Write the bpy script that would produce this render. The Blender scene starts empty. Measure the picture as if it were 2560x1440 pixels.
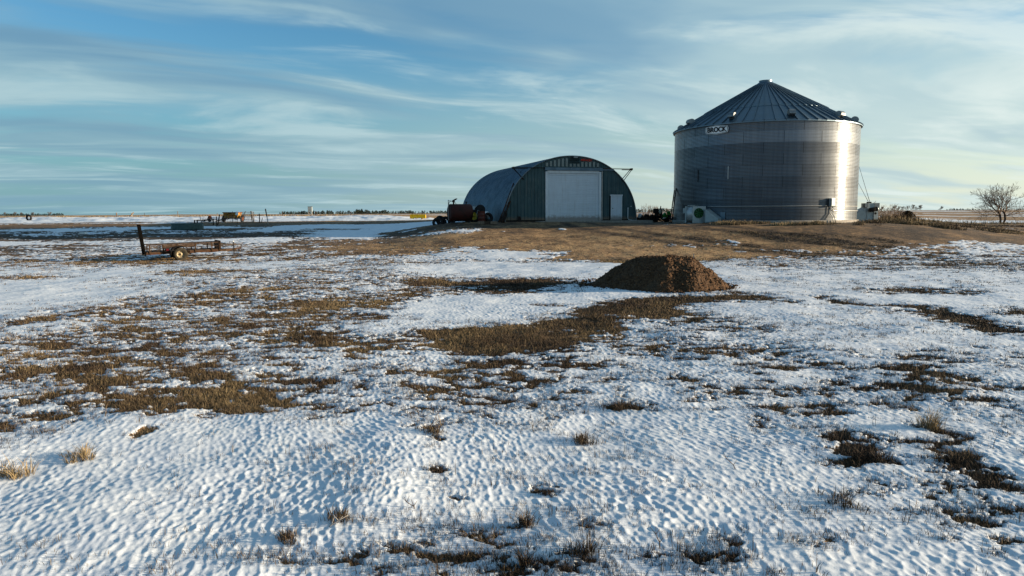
import bpy, math, random
import numpy as np
from mathutils import Vector, Matrix

random.seed(7)
RNG = np.random.default_rng(11)
SC = bpy.context.scene
COL = SC.collection
R = math.radians

# ------------------------------------------------------------------ camera
EYE = 2.6
F = 1736.0                      # focal length in photograph pixels (2560 wide)
PITCH, ROLL = R(6.165), R(-0.34)
cam_d = bpy.data.cameras.new('camera')
cam_d.sensor_width = 36.0
cam_d.lens = F / 2560 * 36.0
cam_d.clip_start = 0.1
cam_d.clip_end = 20000
cam = bpy.data.objects.new('camera', cam_d)
COL.objects.link(cam)
CM = Matrix.Translation((0, 0, EYE)) @ Matrix.Rotation(R(90) - PITCH, 4, 'X') @ Matrix.Rotation(ROLL, 4, 'Z')
cam.matrix_world = CM
SC.camera = cam

# ------------------------------------------------------------------ light
SUN_AZ, SUN_EL = R(91), R(8.5)          # azimuth clockwise from the view direction
sd = Vector((math.sin(SUN_AZ) * math.cos(SUN_EL), math.cos(SUN_AZ) * math.cos(SUN_EL), math.sin(SUN_EL)))
sl = bpy.data.lights.new('sun', 'SUN')
sl.energy = 5.0
sl.angle = R(0.6)
sl.color = (1.0, 0.79, 0.55)
so = bpy.data.objects.new('sun', sl)
so.rotation_euler = sd.to_track_quat('Z', 'Y').to_euler()
so.location = (30, 0, 30)
COL.objects.link(so)
SC.view_settings.view_transform = 'Standard'
SC.view_settings.look = 'None'
SC.view_settings.gamma = 1
SC.view_settings.exposure = 1.45

world = bpy.data.worlds.new('World')
SC.world = world
world.use_nodes = True
wt = world.node_tree
wt.nodes.clear()


class NT:
    """tiny node builder"""
    def __init__(s, t): s.t = t
    def n(s, typ, **kw):
        nd = s.t.nodes.new(typ)
        for k, v in kw.items():
            if k.startswith('i_'):
                nd.inputs[k[2:].replace('_', ' ')].default_value = v
            else:
                setattr(nd, k, v)
        return nd
    def link(s, a, b): s.t.links.new(a, b)
    def put(s, sock, v):
        if isinstance(v, bpy.types.NodeSocket): s.t.links.new(v, sock)
        else: sock.default_value = v
    def math(s, op, a, b=0.0, c=None, clamp=False):
        nd = s.n('ShaderNodeMath', operation=op, use_clamp=clamp)
        s.put(nd.inputs[0], a); s.put(nd.inputs[1], b)
        if c is not None: s.put(nd.inputs[2], c)
        return nd.outputs[0]
    def mix(s, f, a, b, blend='MIX'):
        nd = s.n('ShaderNodeMix', data_type='RGBA', blend_type=blend)
        s.put(nd.inputs[0], f); s.put(nd.inputs[6], a); s.put(nd.inputs[7], b)
        return nd.outputs[2]
    def ss(s, v, lo, hi):
        nd = s.n('ShaderNodeMapRange', interpolation_type='SMOOTHSTEP')
        s.put(nd.inputs[0], v); s.put(nd.inputs[1], lo); s.put(nd.inputs[2], hi)
        nd.inputs[3].default_value = 0; nd.inputs[4].default_value = 1
        return nd.outputs[0]
    def noise(s, vec, scale, detail=3, rough=.5, dist=0.0):
        nd = s.n('ShaderNodeTexNoise')
        s.put(nd.inputs['Vector'], vec)
        nd.inputs['Scale'].default_value = scale
        nd.inputs['Detail'].default_value = detail
        nd.inputs['Roughness'].default_value = rough
        nd.inputs['Distortion'].default_value = dist
        return nd.outputs[0]
    def xyz(s, x, y, z):
        nd = s.n('ShaderNodeCombineXYZ')
        s.put(nd.inputs[0], x); s.put(nd.inputs[1], y); s.put(nd.inputs[2], z)
        return nd.outputs[0]


def C4(c): return (c[0], c[1], c[2], 1.0)


def build_world():
    w = NT(wt)
    out = w.n('ShaderNodeOutputWorld'); bg = w.n('ShaderNodeBackground')
    sky = w.n('ShaderNodeTexSky', sky_type='NISHITA', sun_disc=False)
    sky.sun_elevation = SUN_EL; sky.sun_rotation = SUN_AZ
    sky.altitude = 400; sky.air_density = 1.0; sky.dust_density = 0.6; sky.ozone_density = 1.6
    tc = w.n('ShaderNodeTexCoord')
    sp = w.n('ShaderNodeSeparateXYZ'); w.link(tc.outputs['Generated'], sp.inputs[0])
    x, y, z = sp.outputs
    zc = w.math('ADD', w.math('MAXIMUM', z, 0.0), 0.10)
    px, py = w.math('DIVIDE', x, zc), w.math('DIVIDE', y, zc)
    # turn the cloud plane so that the streaks run left to right with a slight slant
    a = R(-22)
    rx = w.math('ADD', w.math('MULTIPLY', px, math.cos(a)), w.math('MULTIPLY', py, -math.sin(a)))
    ry = w.math('ADD', w.math('MULTIPLY', px, math.sin(a)), w.math('MULTIPLY', py, math.cos(a)))
    wob = w.noise(w.xyz(w.math('MULTIPLY', rx, .30), w.math('MULTIPLY', ry, .45), 3.1), 1.0, 2)
    ry2 = w.math('ADD', ry, w.math('MULTIPLY', w.math('SUBTRACT', wob, .5), 1.7))
    broad = w.noise(w.xyz(w.math('MULTIPLY', rx, .40), w.math('MULTIPLY', ry2, .85), 2.7), 1.0, 4, .5, .3)
    strk = w.noise(w.xyz(w.math('MULTIPLY', rx, .50), w.math('MULTIPLY', ry2, 1.9), 5.0), 1.0, 5, .5, .2)
    fine = w.noise(w.xyz(w.math('MULTIPLY', rx, 1.0), w.math('MULTIPLY', ry2, 2.1), 8.0), 1.0, 5, .6, .35)
    lum = w.noise(w.xyz(w.math('MULTIPLY', rx, .55), w.math('MULTIPLY', ry2, 1.5), 12.0), 1.0, 4, .5, .4)
    m = w.math('ADD', w.math('MULTIPLY', broad, .55), w.math('ADD', w.math('MULTIPLY', strk, .30), w.math('MULTIPLY', fine, .15)))
    veil = w.ss(m, .42, .55)
    wisp = w.ss(w.math('ADD', w.math('MULTIPLY', fine, .5), w.math('MULTIPLY', lum, .5)), .50, .66)
    # sunlit side of the sky: towards +X
    sunward = w.ss(w.math('ADD', x, w.math('MULTIPLY', z, -.35)), -.55, .80)
    low = w.ss(z, .26, .0)
    base = w.mix(w.math('MULTIPLY', sunward, .6), w.mix(1.0, sky.outputs[0], (.54, 1.0, 1.26, 1), 'MULTIPLY'), w.mix(1.0, sky.outputs[0], (.72, 1.10, 1.25, 1), 'MULTIPLY'))
    lowc = w.mix(sunward, (1.35, 2.55, 3.1, 1), (5.9, 6.05, 5.1, 1))
    base = w.mix(w.math('MULTIPLY', low, .88), base, lowc)
    ccol = w.mix(sunward, (1.45, 2.45, 3.1, 1), (2.5, 3.55, 4.0, 1))
    ccol = w.mix(w.ss(lum, .36, .60), w.mix(sunward, (1.05, 2.15, 3.15, 1), (1.9, 3.2, 4.1, 1)), w.mix(sunward, (2.1, 3.3, 3.85, 1), (3.6, 4.7, 4.9, 1)))
    ccol = w.mix(w.math('MULTIPLY', low, .6), ccol, w.mix(sunward, (1.7, 2.9, 3.35, 1), (5.2, 5.9, 5.4, 1)))
    colr = w.mix(w.math('MULTIPLY', veil, .90), base, ccol)
    colr = w.mix(w.math('MULTIPLY', wisp, .72), colr, w.mix(sunward, (3.1, 4.3, 4.6, 1), (5.6, 6.2, 5.9, 1)))
    w.link(colr, bg.inputs[0]); bg.inputs[1].default_value = 0.055
    w.link(bg.outputs[0], out.inputs[0])


build_world()


# ------------------------------------------------------------------ noise
def _h(ix, iy, s):
    n = (ix.astype(np.int64) * 374761393 + iy.astype(np.int64) * 668265263 + s * 982451653) & 0x7fffffff
    n = ((n ^ (n >> 13)) * 1274126177) & 0x7fffffff
    n = (n ^ (n >> 16)) & 0xffffff
    return n.astype(np.float64) / 0xffffff


def vn(x, y, s=0):
    x = np.asarray(x, float); y = np.asarray(y, float)
    ix, iy = np.floor(x), np.floor(y)
    fx, fy = x - ix, y - iy
    fx = fx * fx * (3 - 2 * fx); fy = fy * fy * (3 - 2 * fy)
    a, b = _h(ix, iy, s), _h(ix + 1, iy, s)
    c, d = _h(ix, iy + 1, s), _h(ix + 1, iy + 1, s)
    return (a + (b - a) * fx) * (1 - fy) + (c + (d - c) * fx) * fy


def fbm(x, y, s=0, o=4, g=.5):
    t = 0; a = 1; n = 0
    for i in range(o):
        t = t + a * vn(x * 2.03 ** i + 17.3 * i, y * 2.03 ** i - 9.1 * i, s + i); n += a; a *= g
    return t / n


def sst(e0, e1, x):
    t = np.clip((x - e0) / (e1 - e0), 0, 1)
    return t * t * (3 - 2 * t)


def voronoi(x, y, s=0):
    ix, iy = np.floor(x), np.floor(y)
    f1 = np.full(x.shape, 9.0); f2 = np.full(x.shape, 9.0)
    for dx in (-1, 0, 1):
        for dy in (-1, 0, 1):
            cx, cy = ix + dx, iy + dy
            d = np.hypot(cx + .1 + .8 * _h(cx, cy, s) - x, cy + .1 + .8 * _h(cx, cy, s + 5) - y)
            f2 = np.minimum(f2, np.maximum(f1, d)); f1 = np.minimum(f1, d)
    return f1, f2


# ------------------------------------------------------------------ terrain
_PR = ([0, 34, 44, 54, 58, 75, 100, 130, 250, 500, 900, 4000], [0, .1, .5, 1.25, 1.4, .6, -.1, -.2, .6, 1.9, 2.75, 3.6])
_PC = ([0, 36, 44, 51, 55, 56, 75, 100, 200, 500, 900, 4000], [0, .1, .6, 1.35, 1.88, 1.9, 1.9, 1.3, 1.3, 2.1, 2.6, 3.0])
_PL = ([0, 37, 45, 51, 58, 66, 70, 78, 83, 90, 100, 130, 250, 500, 900, 4000], [0, .2, .45, .8, 1.2, 1.58, 1.68, 1.84, 2.05, 2.24, 2.26, 2.0, 2.12, 2.32, 2.55, 3.0])


def terrain(x, y):
    x = np.asarray(x, float); y = np.asarray(y, float)
    q = x / np.maximum(y, 1)
    l, c, r = np.interp(y, *_PL), np.interp(y, *_PC), np.interp(y, *_PR)
    z = l + (c - l) * sst(-.20, -.07, q)
    z = z + (r - z) * sst(.50, .66, q)
    w = 1 - sst(8.6, 21.0, np.hypot(x - 20.98, y - 58.65))
    z = z + (1.72 - z) * w
    d = np.hypot(x, y)
    z = z + (1 - w) * (fbm(x / 9, y / 9, 31, 2) - .5) * .14 * sst(4, 20, d)
    z = z + (fbm(x / 320, y / 320, 41, 2) - .5) * 3.2 * sst(250, 1400, d)
    return z


CMI = CM.inverted()


def ray(px, py):
    d = CM.to_3x3() @ Vector(((px - 1280) / F, -(py - 720) / F, -1.0))
    return d


def at(px, py, Y):
    """the point on the sight line of a pixel of the photograph that lies Y metres ahead"""
    d = ray(px, py)
    return Vector((0, 0, EYE)) + d * (Y / d.y)


def gnd(px, py):
    """where that sight line meets the terrain"""
    d = ray(px, py)
    if d.z >= -1e-4: d = Vector((d.x, d.y, -1e-4))
    t = 2.0; o = Vector((0, 0, EYE))
    while t < 3000:
        p = o + d * t
        if p.z <= float(terrain(p.x, p.y)): break
        t *= 1.01
    a, b = t / 1.01, t
    for _ in range(14):
        m = (a + b) / 2; p = o + d * m
        if p.z <= float(terrain(p.x, p.y)): b = m
        else: a = m
    p = o + d * b
    return Vector((p.x, p.y, float(terrain(p.x, p.y))))


def tz(x, y): return float(terrain(x, y))


# paint strokes: photo pixel centre and radii -> an ellipse on the ground, bare amount, tone (0 mud .5 brown grass 1 gold)
PAINT = [
    # big zones, near
    (330, 915, 660, 170, .55, .60, .5), (1120, 930, 450, 105, .46, .55, .5), (2050, 930, 600, 140, .36, .4, .5),
    (1400, 1410, 600, 95, .30, .35, .5), (2460, 1290, 240, 190, .39, .3, .5), (740, 775, 560, 80, .545, .6, .5), (1900, 1330, 400, 70, .24, .3, .5),
    (120, 735, 330, 36, .06, .5, .6), (560, 700, 300, 22, .30, .5, .5), (300, 650, 440, 22, .46, .5, .5), (950, 690, 360, 42, .42, .6, .5),
    (300, 1200, 520, 150, .02, .5, .5), (900, 1180, 420, 110, .06, .5, .5), (1750, 1200, 330, 170, .07, .4, .5),
    # patches left
    (60, 694, 95, 9, .78, .6, .6), (390, 652, 175, 10, .85, .7, .6), (510, 681, 80, 8, .8, .6, .6), (790, 667, 95, 6, .62, .6, .5),
    (920, 658, 90, 7, .66, .6, .5), (590, 733, 90, 10, .78, .8, .5), (715, 718, 62, 9, .75, .8, .5), (820, 764, 135, 17, .88, .8, .5),
    (340, 770, 60, 6, .62, .6, .5), (330, 798, 95, 9, .8, .7, .5), (100, 800, 66, 12, .76, .7, .5), (290, 842, 75, 11, .7, .5, .5),
    (120, 866, 120, 9, .76, .6, .5), (470, 850, 60, 8, .6, .6, .5), (330, 838, 50, 12, .8, .6, .5), (215, 927, 38, 13, .9, .2, .5),
    (470, 925, 90, 13, .85, .3, .5), (480, 945, 60, 10, .8, .5, .5), (290, 950, 60, 11, .72, .6, .5), (100, 986, 55, 11, .76, .7, .5),
    (540, 1005, 150, 30, .92, .75, .5), (650, 968, 100, 22, .88, .7, .5), (330, 1040, 60, 10, .76, .5, .5), (200, 1045, 70, 10, .8, .6, .5),
    (50, 1072, 62, 13, .76, .6, .5), (930, 955, 70, 14, .72, .4, .5), (490, 1025, 30, 10, .8, .3, .5), (330, 1095, 30, 12, .7, .6, .5),
    (800, 852, 60, 13, .85, .5, .5), (690, 880, 40, 9, .7, .6, .5), (900, 872, 80, 11, .75, .7, .5), (950, 790, 70, 7, .8, .25, .5),
    (1090, 702, 90, 8, .78, .6, .5), (1100, 658, 70, 6, .78, .7, .5), (560, 892, 90, 9, .7, .6, .5), (740, 960, 70, 12, .66, .5, .5),
    (1010, 1065, 60, 7, .45, .4, .5), (1050, 1090, 40, 8, .55, .3, .5),
    # bright snow lens and the long grass bank
    (1180, 775, 220, 32, .0, .5, .35), (1420, 752, 240, 26, .0, .5, .35), (1010, 820, 160, 22, .1, .5, .5), (1330, 676, 330, 22, .04, .5, .4),
    (1560, 730, 170, 16, .0, .5, .4), (1250, 716, 190, 16, .98, .22, .35), (1130, 722, 110, 12, .8, .4, .4), (1390, 762, 60, 4, .62, .4, .5),  # dark-toned patch: the soil heap's shadow painted into the grass colour
    (1075, 838, 58, 13, .95, .4, .4), (1290, 850, 205, 34, 1., .55, .3), (1150, 872, 100, 20, .95, .6, .4), (1450, 812, 120, 20, .96, .5, .3),
    (1560, 780, 120, 20, .96, .4, .3), (1650, 772, 150, 27, .98, .55, .3), (1800, 762, 150, 26, .97, .6, .3), (1640, 750, 110, 9, .95, .3, .3),
    (1850, 742, 70, 9, .9, .5, .4), (2020, 790, 260, 34, .1, .5, .4), (2150, 850, 300, 36, .14, .5, .5),
    # patches right
    (2070, 711, 42, 4, .62, .4, .5), (2330, 730, 115, 8, .84, .3, .5), (2100, 756, 36, 9, .84, .5, .5), (2210, 768, 50, 8, .78, .3, .5),
    (2330, 780, 60, 14, .95, .3, .5), (2400, 802, 95, 12, .98, .25, .4), (2500, 827, 72, 15, .98, .3, .4), (2540, 786, 60, 11, .82, .4, .5),
    (1590, 872, 55, 6, .6, .4, .5), (1570, 1012, 70, 14, .6, .3, .5), (1970, 931, 34, 8, .75, .5, .5), (2330, 940, 58, 16, .92, .35, .5),
    (2320, 990, 42, 11, .88, .4, .5), (2175, 1145, 52, 34, .95, .25, .5), (2140, 1182, 70, 14, .78, .3, .5), (2350, 1100, 50, 20, .8, .3, .5),
    (2385, 1150, 52, 36, .93, .3, .5), (2520, 1215, 55, 52, .84, .4, .5), (1905, 1070, 34, 12, .72, .2, .5), (1440, 920, 160, 14, .42, .5, .5),
    (1090, 1172, 28, 9, .8, .2, .5), (1365, 1228, 36, 12, .8, .2, .5), (1170, 1250, 40, 8, .45, .2, .5), (1450, 1405, 40, 15, .45, .3, .5),
    (1900, 1370, 40, 12, .55, .3, .5), (2420, 1370, 60, 14, .45, .3, .5), (1300, 1320, 40, 10, .45, .4, .5),
    # yard
    (2300, 662, 520, 16, .40, .55, .5), (2000, 702, 300, 18, .10, .5, .5), (2250, 702, 400, 18, .18, .5, .5), (2480, 668, 140, 14, .7, .5, .6),
    (1960, 681, 26, 3, .65, .5, .5),
]
YARD = [
    (350, 600, 580, 30, .84, .22, .5), (300, 622, 480, 18, .56, .38, .5), (800, 615, 260, 16, .56, .55, .5),
    (880, 577, 270, 19, .0, .5, .35), (1050, 574, 95, 6, .98, .4, .35), (1150, 582, 80, 9, .0, .5, .35),
    (820, 575, 120, 2, .7, .2, .5), (700, 583, 90, 8, .85, .2, .5), (560, 592, 180, 7, .86, .2, .5), (200, 588, 300, 5, .85, .15, .4),
    (250, 598, 330, 4, .85, .15, .4), (640, 578, 80, 4, .2, .5, .4), (150, 576, 230, 3, .12, .5, .5), (420, 570, 200, 3, .2, .5, .5),
    (330, 583, 380, 4, .55, .2, .5), (110, 609, 280, 3.5, .30, .5, .5), (480, 605, 170, 3, .30, .5, .5), (640, 600, 120, 5, .35, .5, .5),
    (1500, 610, 440, 36, .99, .92, .3), (1250, 598, 280, 22, .98, .80, .4), (1000, 618, 170, 11, .9, .72, .5), (860, 605, 90, 5, .8, .6, .5),
    (1880, 622, 440, 30, .97, .92, .3), (2300, 588, 430, 20, .97, .42, .4), (2350, 630, 330, 16, .62, .75, .5),
    (2480, 618, 130, 12, .33, .7, .5), (1760, 614, 150, 5, .60, .8, .6), (2050, 626, 200, 4, .56, .8, .6),
    (2150, 645, 200, 8, .75, .7, .5), (1290, 640, 130, 12, .12, .5, .5), (1350, 660, 90, 7, .93, .3, .4), (1520, 648, 190, 18, .97, .85, .4),
    (1180, 625, 60, 6, .2, .5, .5), (1385, 575, 22, 2.5, .0, .5, .3), (1420, 560, 200, 8, .98, .55, .5), (1200, 640, 200, 6, .1, .5, .5),
]


def _compile(lst):
    o = []
    for (cx, cy, rx, ry, v, t, s) in lst:
        c = gnd(cx, cy); a, b = gnd(cx, cy - ry), gnd(cx, cy + ry)
        if v > .6: v = .5 + (v - .5) * (.80 if v > .94 else .62); s = min(s + .35, .9)
        o.append((c.x, (a.y + b.y) / 2, rx * c.y / F, max((a.y - b.y) / 2, .05), v, t, s))
    return o


OPS1, OPS2 = None, None


def cover(x, y):
    """bare amount and tone at ground points"""
    global OPS1, OPS2
    if OPS1 is None: OPS1, OPS2 = _compile(PAINT), _compile(YARD)
    x = np.asarray(x, float); y = np.asarray(y, float)
    d = np.hypot(x, y)
    k = np.clip(d / 18, .35, 2.6)
    wx = x + (fbm(x / 1.6, y / 1.6, 51, 3) - .5) * 1.5 * k + (fbm(x / .42, y / .42, 52, 2) - .5) * .35 * k
    wy = y + (fbm(x / 1.6, y / 1.6, 53, 3) - .5) * 1.3 * k + (fbm(x / .42, y / .42, 54, 2) - .5) * .45 * k
    b = np.full(x.shape, .10); t = np.full(x.shape, .45)
    # yard and beyond
    m = sst(33, 42, wy)
    b = b + (.74 - b) * m; t = t + (.55 - t) * m
    far = sst(98, 110, y)
    strip = fbm(x / 55 + 3, y / 16, 61, 3)
    b = b + (np.where(x > 30, .95 - .85 * sst(.50, .66, strip), 1.1 - .8 * sst(.60, .72, strip)) - b) * far
    t = t + (np.where(x > 30, .74, .98) - t) * far
    rt = sst(62, 75, y) * (1 - far) * sst(20, 35, x)
    b = b + (.95 - b) * rt; t = t + (.8 - t) * rt
    for ops in (OPS2, OPS1):
        for (cx, cy, rx, ry, v, tt, s) in ops:
            u = (wx - cx) / rx; w_ = (wy - cy) / ry
            mk = (np.abs(u) < 1.6) & (np.abs(w_) < 1.6)
            if not mk.any(): continue
            q = np.sqrt(u[mk] ** 2 + w_[mk] ** 2)
            g = 1 - sst(1 - s, 1 + s, q)
            b[mk] += (v - b[mk]) * g; t[mk] += (tt - t[mk]) * g
    # brown strip and drifted snow bank along the fence, left of the shed
    lf = (1 - sst(-.10, -.02, x / np.maximum(y, 1)))
    wv = y + (fbm(x / 7, y * 0, 71, 3) - .5) * 5
    g = sst(66.5, 68.5, wv) * (1 - sst(77, 78.5, wv)) * lf
    b += (.95 - .5 * sst(.52, .62, fbm(x / 9, y / 1.6, 72, 2)) * (x < -30) - b) * g; t += (.6 - t) * g
    g = sst(77, 78.5, wv) * (1 - sst(90, 96, wv)) * lf
    b += (.0 - b) * g
    # old wheel ruts curving from the roll door towards the lower right
    for o_ in (-1.0, 1.0, 5.2, 7.0):
        xc = 5 + o_ + .075 * np.maximum(56 - y, 0) ** 1.75
        g = np.exp(-((x - xc) / (.32 + .03 * np.maximum(56 - y, 0))) ** 2) * sst(34, 38, y) * (1 - sst(55, 57, y))
        t -= .38 * g
    # small scale break-up
    sc = np.clip(d / 12, .8, 3.0)
    n = (fbm(x / .32, y / .19, 81, 4, .8) - .5) * 2.3 * (1 - .45 * sst(20, 60, d)) + (fbm(x / 2.9, y / 1.8, 82, 3) - .5) * .55 + (fbm(x / 1.5, y / .55, 84, 3, .6) - .5) * .8
    amp = .22 + .78 * sst(0, 1, 1 - np.abs(2 * np.clip(b, 0, 1) - .95))
    b = b + n * amp
    t = t + (fbm(x / 1.1, y / 1.1, 83, 3) - .5) * .6
    return b, t


def suncups(x, y):
    a0 = R(-17)                                   # ribs run a little left of the view direction
    u = x * math.cos(a0) - y * math.sin(a0); v = x * math.sin(a0) + y * math.cos(a0)
    u = u + (fbm(x / 2.2, y / 2.2, 92, 2) - .5) * .6; v = v + (fbm(x / 2.2, y / 2.2, 93, 2) - .5) * .6
    wu = u + (vn(x / .10, y / .10, 94) - .5) * .028; wv = v + (vn(x / .10, y / .10, 95) - .5) * .045
    f1, f2 = voronoi(wu / .070, wv / .108, 96)
    h = np.clip(f1, 0, .95) ** 1.7
    g1, _ = voronoi(wu / .046 + 7, wv / .072, 97)
    h = h * .75 + .25 * np.clip(g1, 0, .95) ** 1.5
    h = h + (fbm(x / .07, y / .10, 98, 2) - .5) * .25
    return h


def ground_height(x, y, b=None):
    """terrain plus the melting snow sheet"""
    if b is None: b, _ = cover(x, y)
    z = terrain(x, y)
    d = np.hypot(x, y)
    snow = 1 - sst(.42, .58, b)
    fade = 1 - sst(34, 70, d)
    amp = .0185 * (.55 + .9 * fbm(x / 1.1, y / 1.5, 99, 3)) * fade
    z = z + snow * (.030 + amp * suncups(x, y))
    z = z + (fbm(x / 1.2, y / 1.2, 100, 3) - .5) * .09 * fade
    z = z + (1 - snow) * (fbm(x / .10, y / .10, 101, 2) - .5) * .03 * fade
    lf = (1 - sst(-.10, -.02, x / np.maximum(y, 1)))
    z = z + lf * sst(77, 80, y) * (1 - sst(88, 96, y)) * (.05 + .55 * (fbm(x / 3.2, y / 1.8, 102, 4, .6) - .40))
    return z


# ------------------------------------------------------------------ materials
MATS = {}


def mat(name, col, rough=.7, metal=0.0, var=.25, scale=6.0, bump=.0, bscale=30., col2=None, spec=.25, dirt=0.0, attr=None, mixlo=.45, mixhi=.6, mscale=3.):
    if name in MATS: return MATS[name]
    m = bpy.data.materials.new(name); m.use_nodes = True
    t = NT(m.node_tree); p = m.node_tree.nodes['Principled BSDF']
    tc = t.n('ShaderNodeTexCoord'); vec = tc.outputs['Object']
    n = t.noise(vec, scale, 5, .6)
    lo = C4([c * (1 - var) for c in col]); hi = C4([min(1, c * (1 + var)) for c in col])
    c = t.mix(t.ss(n, .3, .7), lo, hi)
    if col2 is not None:
        n2 = t.noise(vec, mscale, 6, .65)
        c = t.mix(t.ss(n2, mixlo, mixhi), c, C4(col2))
    if attr:
        a = t.n('ShaderNodeAttribute', attribute_name=attr)
        c = t.mix(1.0, c, a.outputs['Color'], 'MULTIPLY')
    if dirt:                       # mud splashed up from the ground, and a few scuffs
        sp = t.n('ShaderNodeSeparateXYZ'); t.link(vec, sp.inputs[0])
        sn = t.noise(vec, 3.5, 5, .7)
        edge = t.math('SUBTRACT', t.math('ADD', .12, t.math('MULTIPLY', sn, dirt)), sp.outputs[2])
        c = t.mix(t.math('MULTIPLY', t.ss(edge, -.12, .25), .75), c, (.17, .125, .085, 1))
        mp = t.n('ShaderNodeMapping'); mp.inputs['Scale'].default_value = (9, 9, .5); t.link(vec, mp.inputs[0])
        c = t.mix(t.math('MULTIPLY', t.ss(t.noise(mp.outputs[0], 1.0, 4, .65), .52, .75), .30), c, (.25, .22, .18, 1))
    t.link(c, p.inputs['Base Color'])
    p.inputs['Roughness'].default_value = rough
    rr = t.math('ADD', t.math('MULTIPLY', n, .25), rough - .12, clamp=True)
    t.link(rr, p.inputs['Roughness'])
    p.inputs['Metallic'].default_value = metal
    p.inputs['Specular IOR Level'].default_value = spec
    if bump > 0:
        bn = t.noise(vec, bscale, 4, .6)
        bp = t.n('ShaderNodeBump'); bp.inputs['Strength'].default_value = bump
        bp.inputs['Distance'].default_value = .02
        t.link(bn, bp.inputs['Height']); t.link(bp.outputs[0], p.inputs['Normal'])
    MATS[name] = m
    return m


def ground_mat():
    m = bpy.data.materials.new('snow_and_dry_grass'); m.use_nodes = True
    t = NT(m.node_tree); p = m.node_tree.nodes['Principled BSDF']
    g = t.n('ShaderNodeNewGeometry'); pos = g.outputs['Position']
    ab = t.n('ShaderNodeAttribute', attribute_name='bare').outputs['Fac']
    at_ = t.n('ShaderNodeAttribute', attribute_name='tone').outputs['Fac']
    n1 = t.noise(pos, 9, 4, .65); n2 = t.noise(pos, 45, 3, .6); n3 = t.noise(pos, 1.6, 4, .6)
    nfar = t.noise(pos, .45, 5, .65); nmid = t.noise(pos, 3.5, 5, .7)
    b = t.math('ADD', ab, t.math('MULTIPLY', t.math('SUBTRACT', n1, .5), .45))
    b = t.math('ADD', b, t.math('MULTIPLY', t.math('SUBTRACT', n2, .5), .30))
    b = t.math('ADD', b, t.math('MULTIPLY', t.math('SUBTRACT', nfar, .5), .18))
    mask = t.ss(b, .46, .56)
    tone = t.math('ADD', at_, t.math('MULTIPLY', t.math('SUBTRACT', n3, .5), .7))
    tone = t.math('ADD', tone, t.math('MULTIPLY', t.math('SUBTRACT', n1, .5), .6))
    tone = t.math('ADD', tone, t.math('MULTIPLY', t.math('SUBTRACT', nmid, .5), 1.5))
    tone = t.math('ADD', tone, t.math('MULTIPLY', t.math('SUBTRACT', nfar, .5), 1.1))
    cr = t.n('ShaderNodeValToRGB'); t.link(tone, cr.inputs[0])
    e = cr.color_ramp.elements
    e[0].position = 0.0; e[0].color = (.022, .016, .012, 1)
    e[1].position = 1.0; e[1].color = (.33, .22, .115, 1)
    for ps, c in ((.3, (.05, .034, .023, 1)), (.5, (.095, .062, .036, 1)), (.75, (.185, .115, .06, 1))):
        k = e.new(ps); k.color = c
    soil = t.mix(t.ss(n2, .35, .65), t.mix(1.0, cr.outputs[0], (.62, .6, .6, 1), 'MULTIPLY'), t.mix(1.0, cr.outputs[0], (1.3, 1.28, 1.2, 1), 'MULTIPLY'))
    snow = t.mix(t.ss(n3, .3, .7), (.54, .605, .69, 1), (.65, .70, .75, 1))
    # dirt and seeds lying in the thin snow
    fl = t.math('MULTIPLY', t.ss(n2, .56, .68), t.ss(ab, .05, .4))
    snow = t.mix(t.math('MULTIPLY', fl, .75), snow, (.30, .23, .16, 1))
    c = t.mix(mask, snow, soil)
    t.link(c, p.inputs['Base Color'])
    t.link(t.math('ADD', t.math('MULTIPLY', mask, .3), .6), p.inputs['Roughness'])
    p.inputs['Specular IOR Level'].default_value = .25
    bp = t.n('ShaderNodeBump'); bp.inputs['Strength'].default_value = .35; bp.inputs['Distance'].default_value = .03
    hh = t.math('ADD', t.math('MULTIPLY', n2, t.math('ADD', t.math('MULTIPLY', mask, .9), .10)), t.math('MULTIPLY', n1, .5))
    t.link(hh, bp.inputs['Height']); t.link(bp.outputs[0], p.inputs['Normal'])
    return m


# ------------------------------------------------------------------ mesh helpers
def new_obj(name, me, parent=None, loc=None, rot=None):
    o = bpy.data.objects.new(name, me); COL.objects.link(o)
    if parent is not None: o.parent = parent
    if loc is not None: o.location = loc
    if rot is not None: o.rotation_euler = rot
    return o


def np_mesh(name, V, Fc, material, smooth=True, attrs=None):
    """V (n,3); Fc (m,k) all faces of one size"""
    V = np.asarray(V, np.float32); Fc = np.asarray(Fc, np.int32)
    me = bpy.data.meshes.new(name)
    k = Fc.shape[1]
    me.vertices.add(len(V)); me.vertices.foreach_set('co', V.ravel())
    me.loops.add(Fc.size); me.loops.foreach_set('vertex_index', Fc.ravel())
    me.polygons.add(len(Fc))
    me.polygons.foreach_set('loop_start', np.arange(0, Fc.size, k, dtype=np.int32))
    try: me.polygons.foreach_set('loop_total', np.full(len(Fc), k, np.int32))
    except Exception: pass
    me.polygons.foreach_set('use_smooth', np.full(len(Fc), smooth, bool))
    for an, (typ, data) in (attrs or {}).items():
        a = me.attributes.new(an, typ, 'POINT')
        if typ == 'FLOAT': a.data.foreach_set('value', np.asarray(data, np.float32))
        else: a.data.foreach_set('color', np.asarray(data, np.float32).ravel())
    me.update(calc_edges=True)
    if material: me.materials.append(material)
    return me


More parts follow.
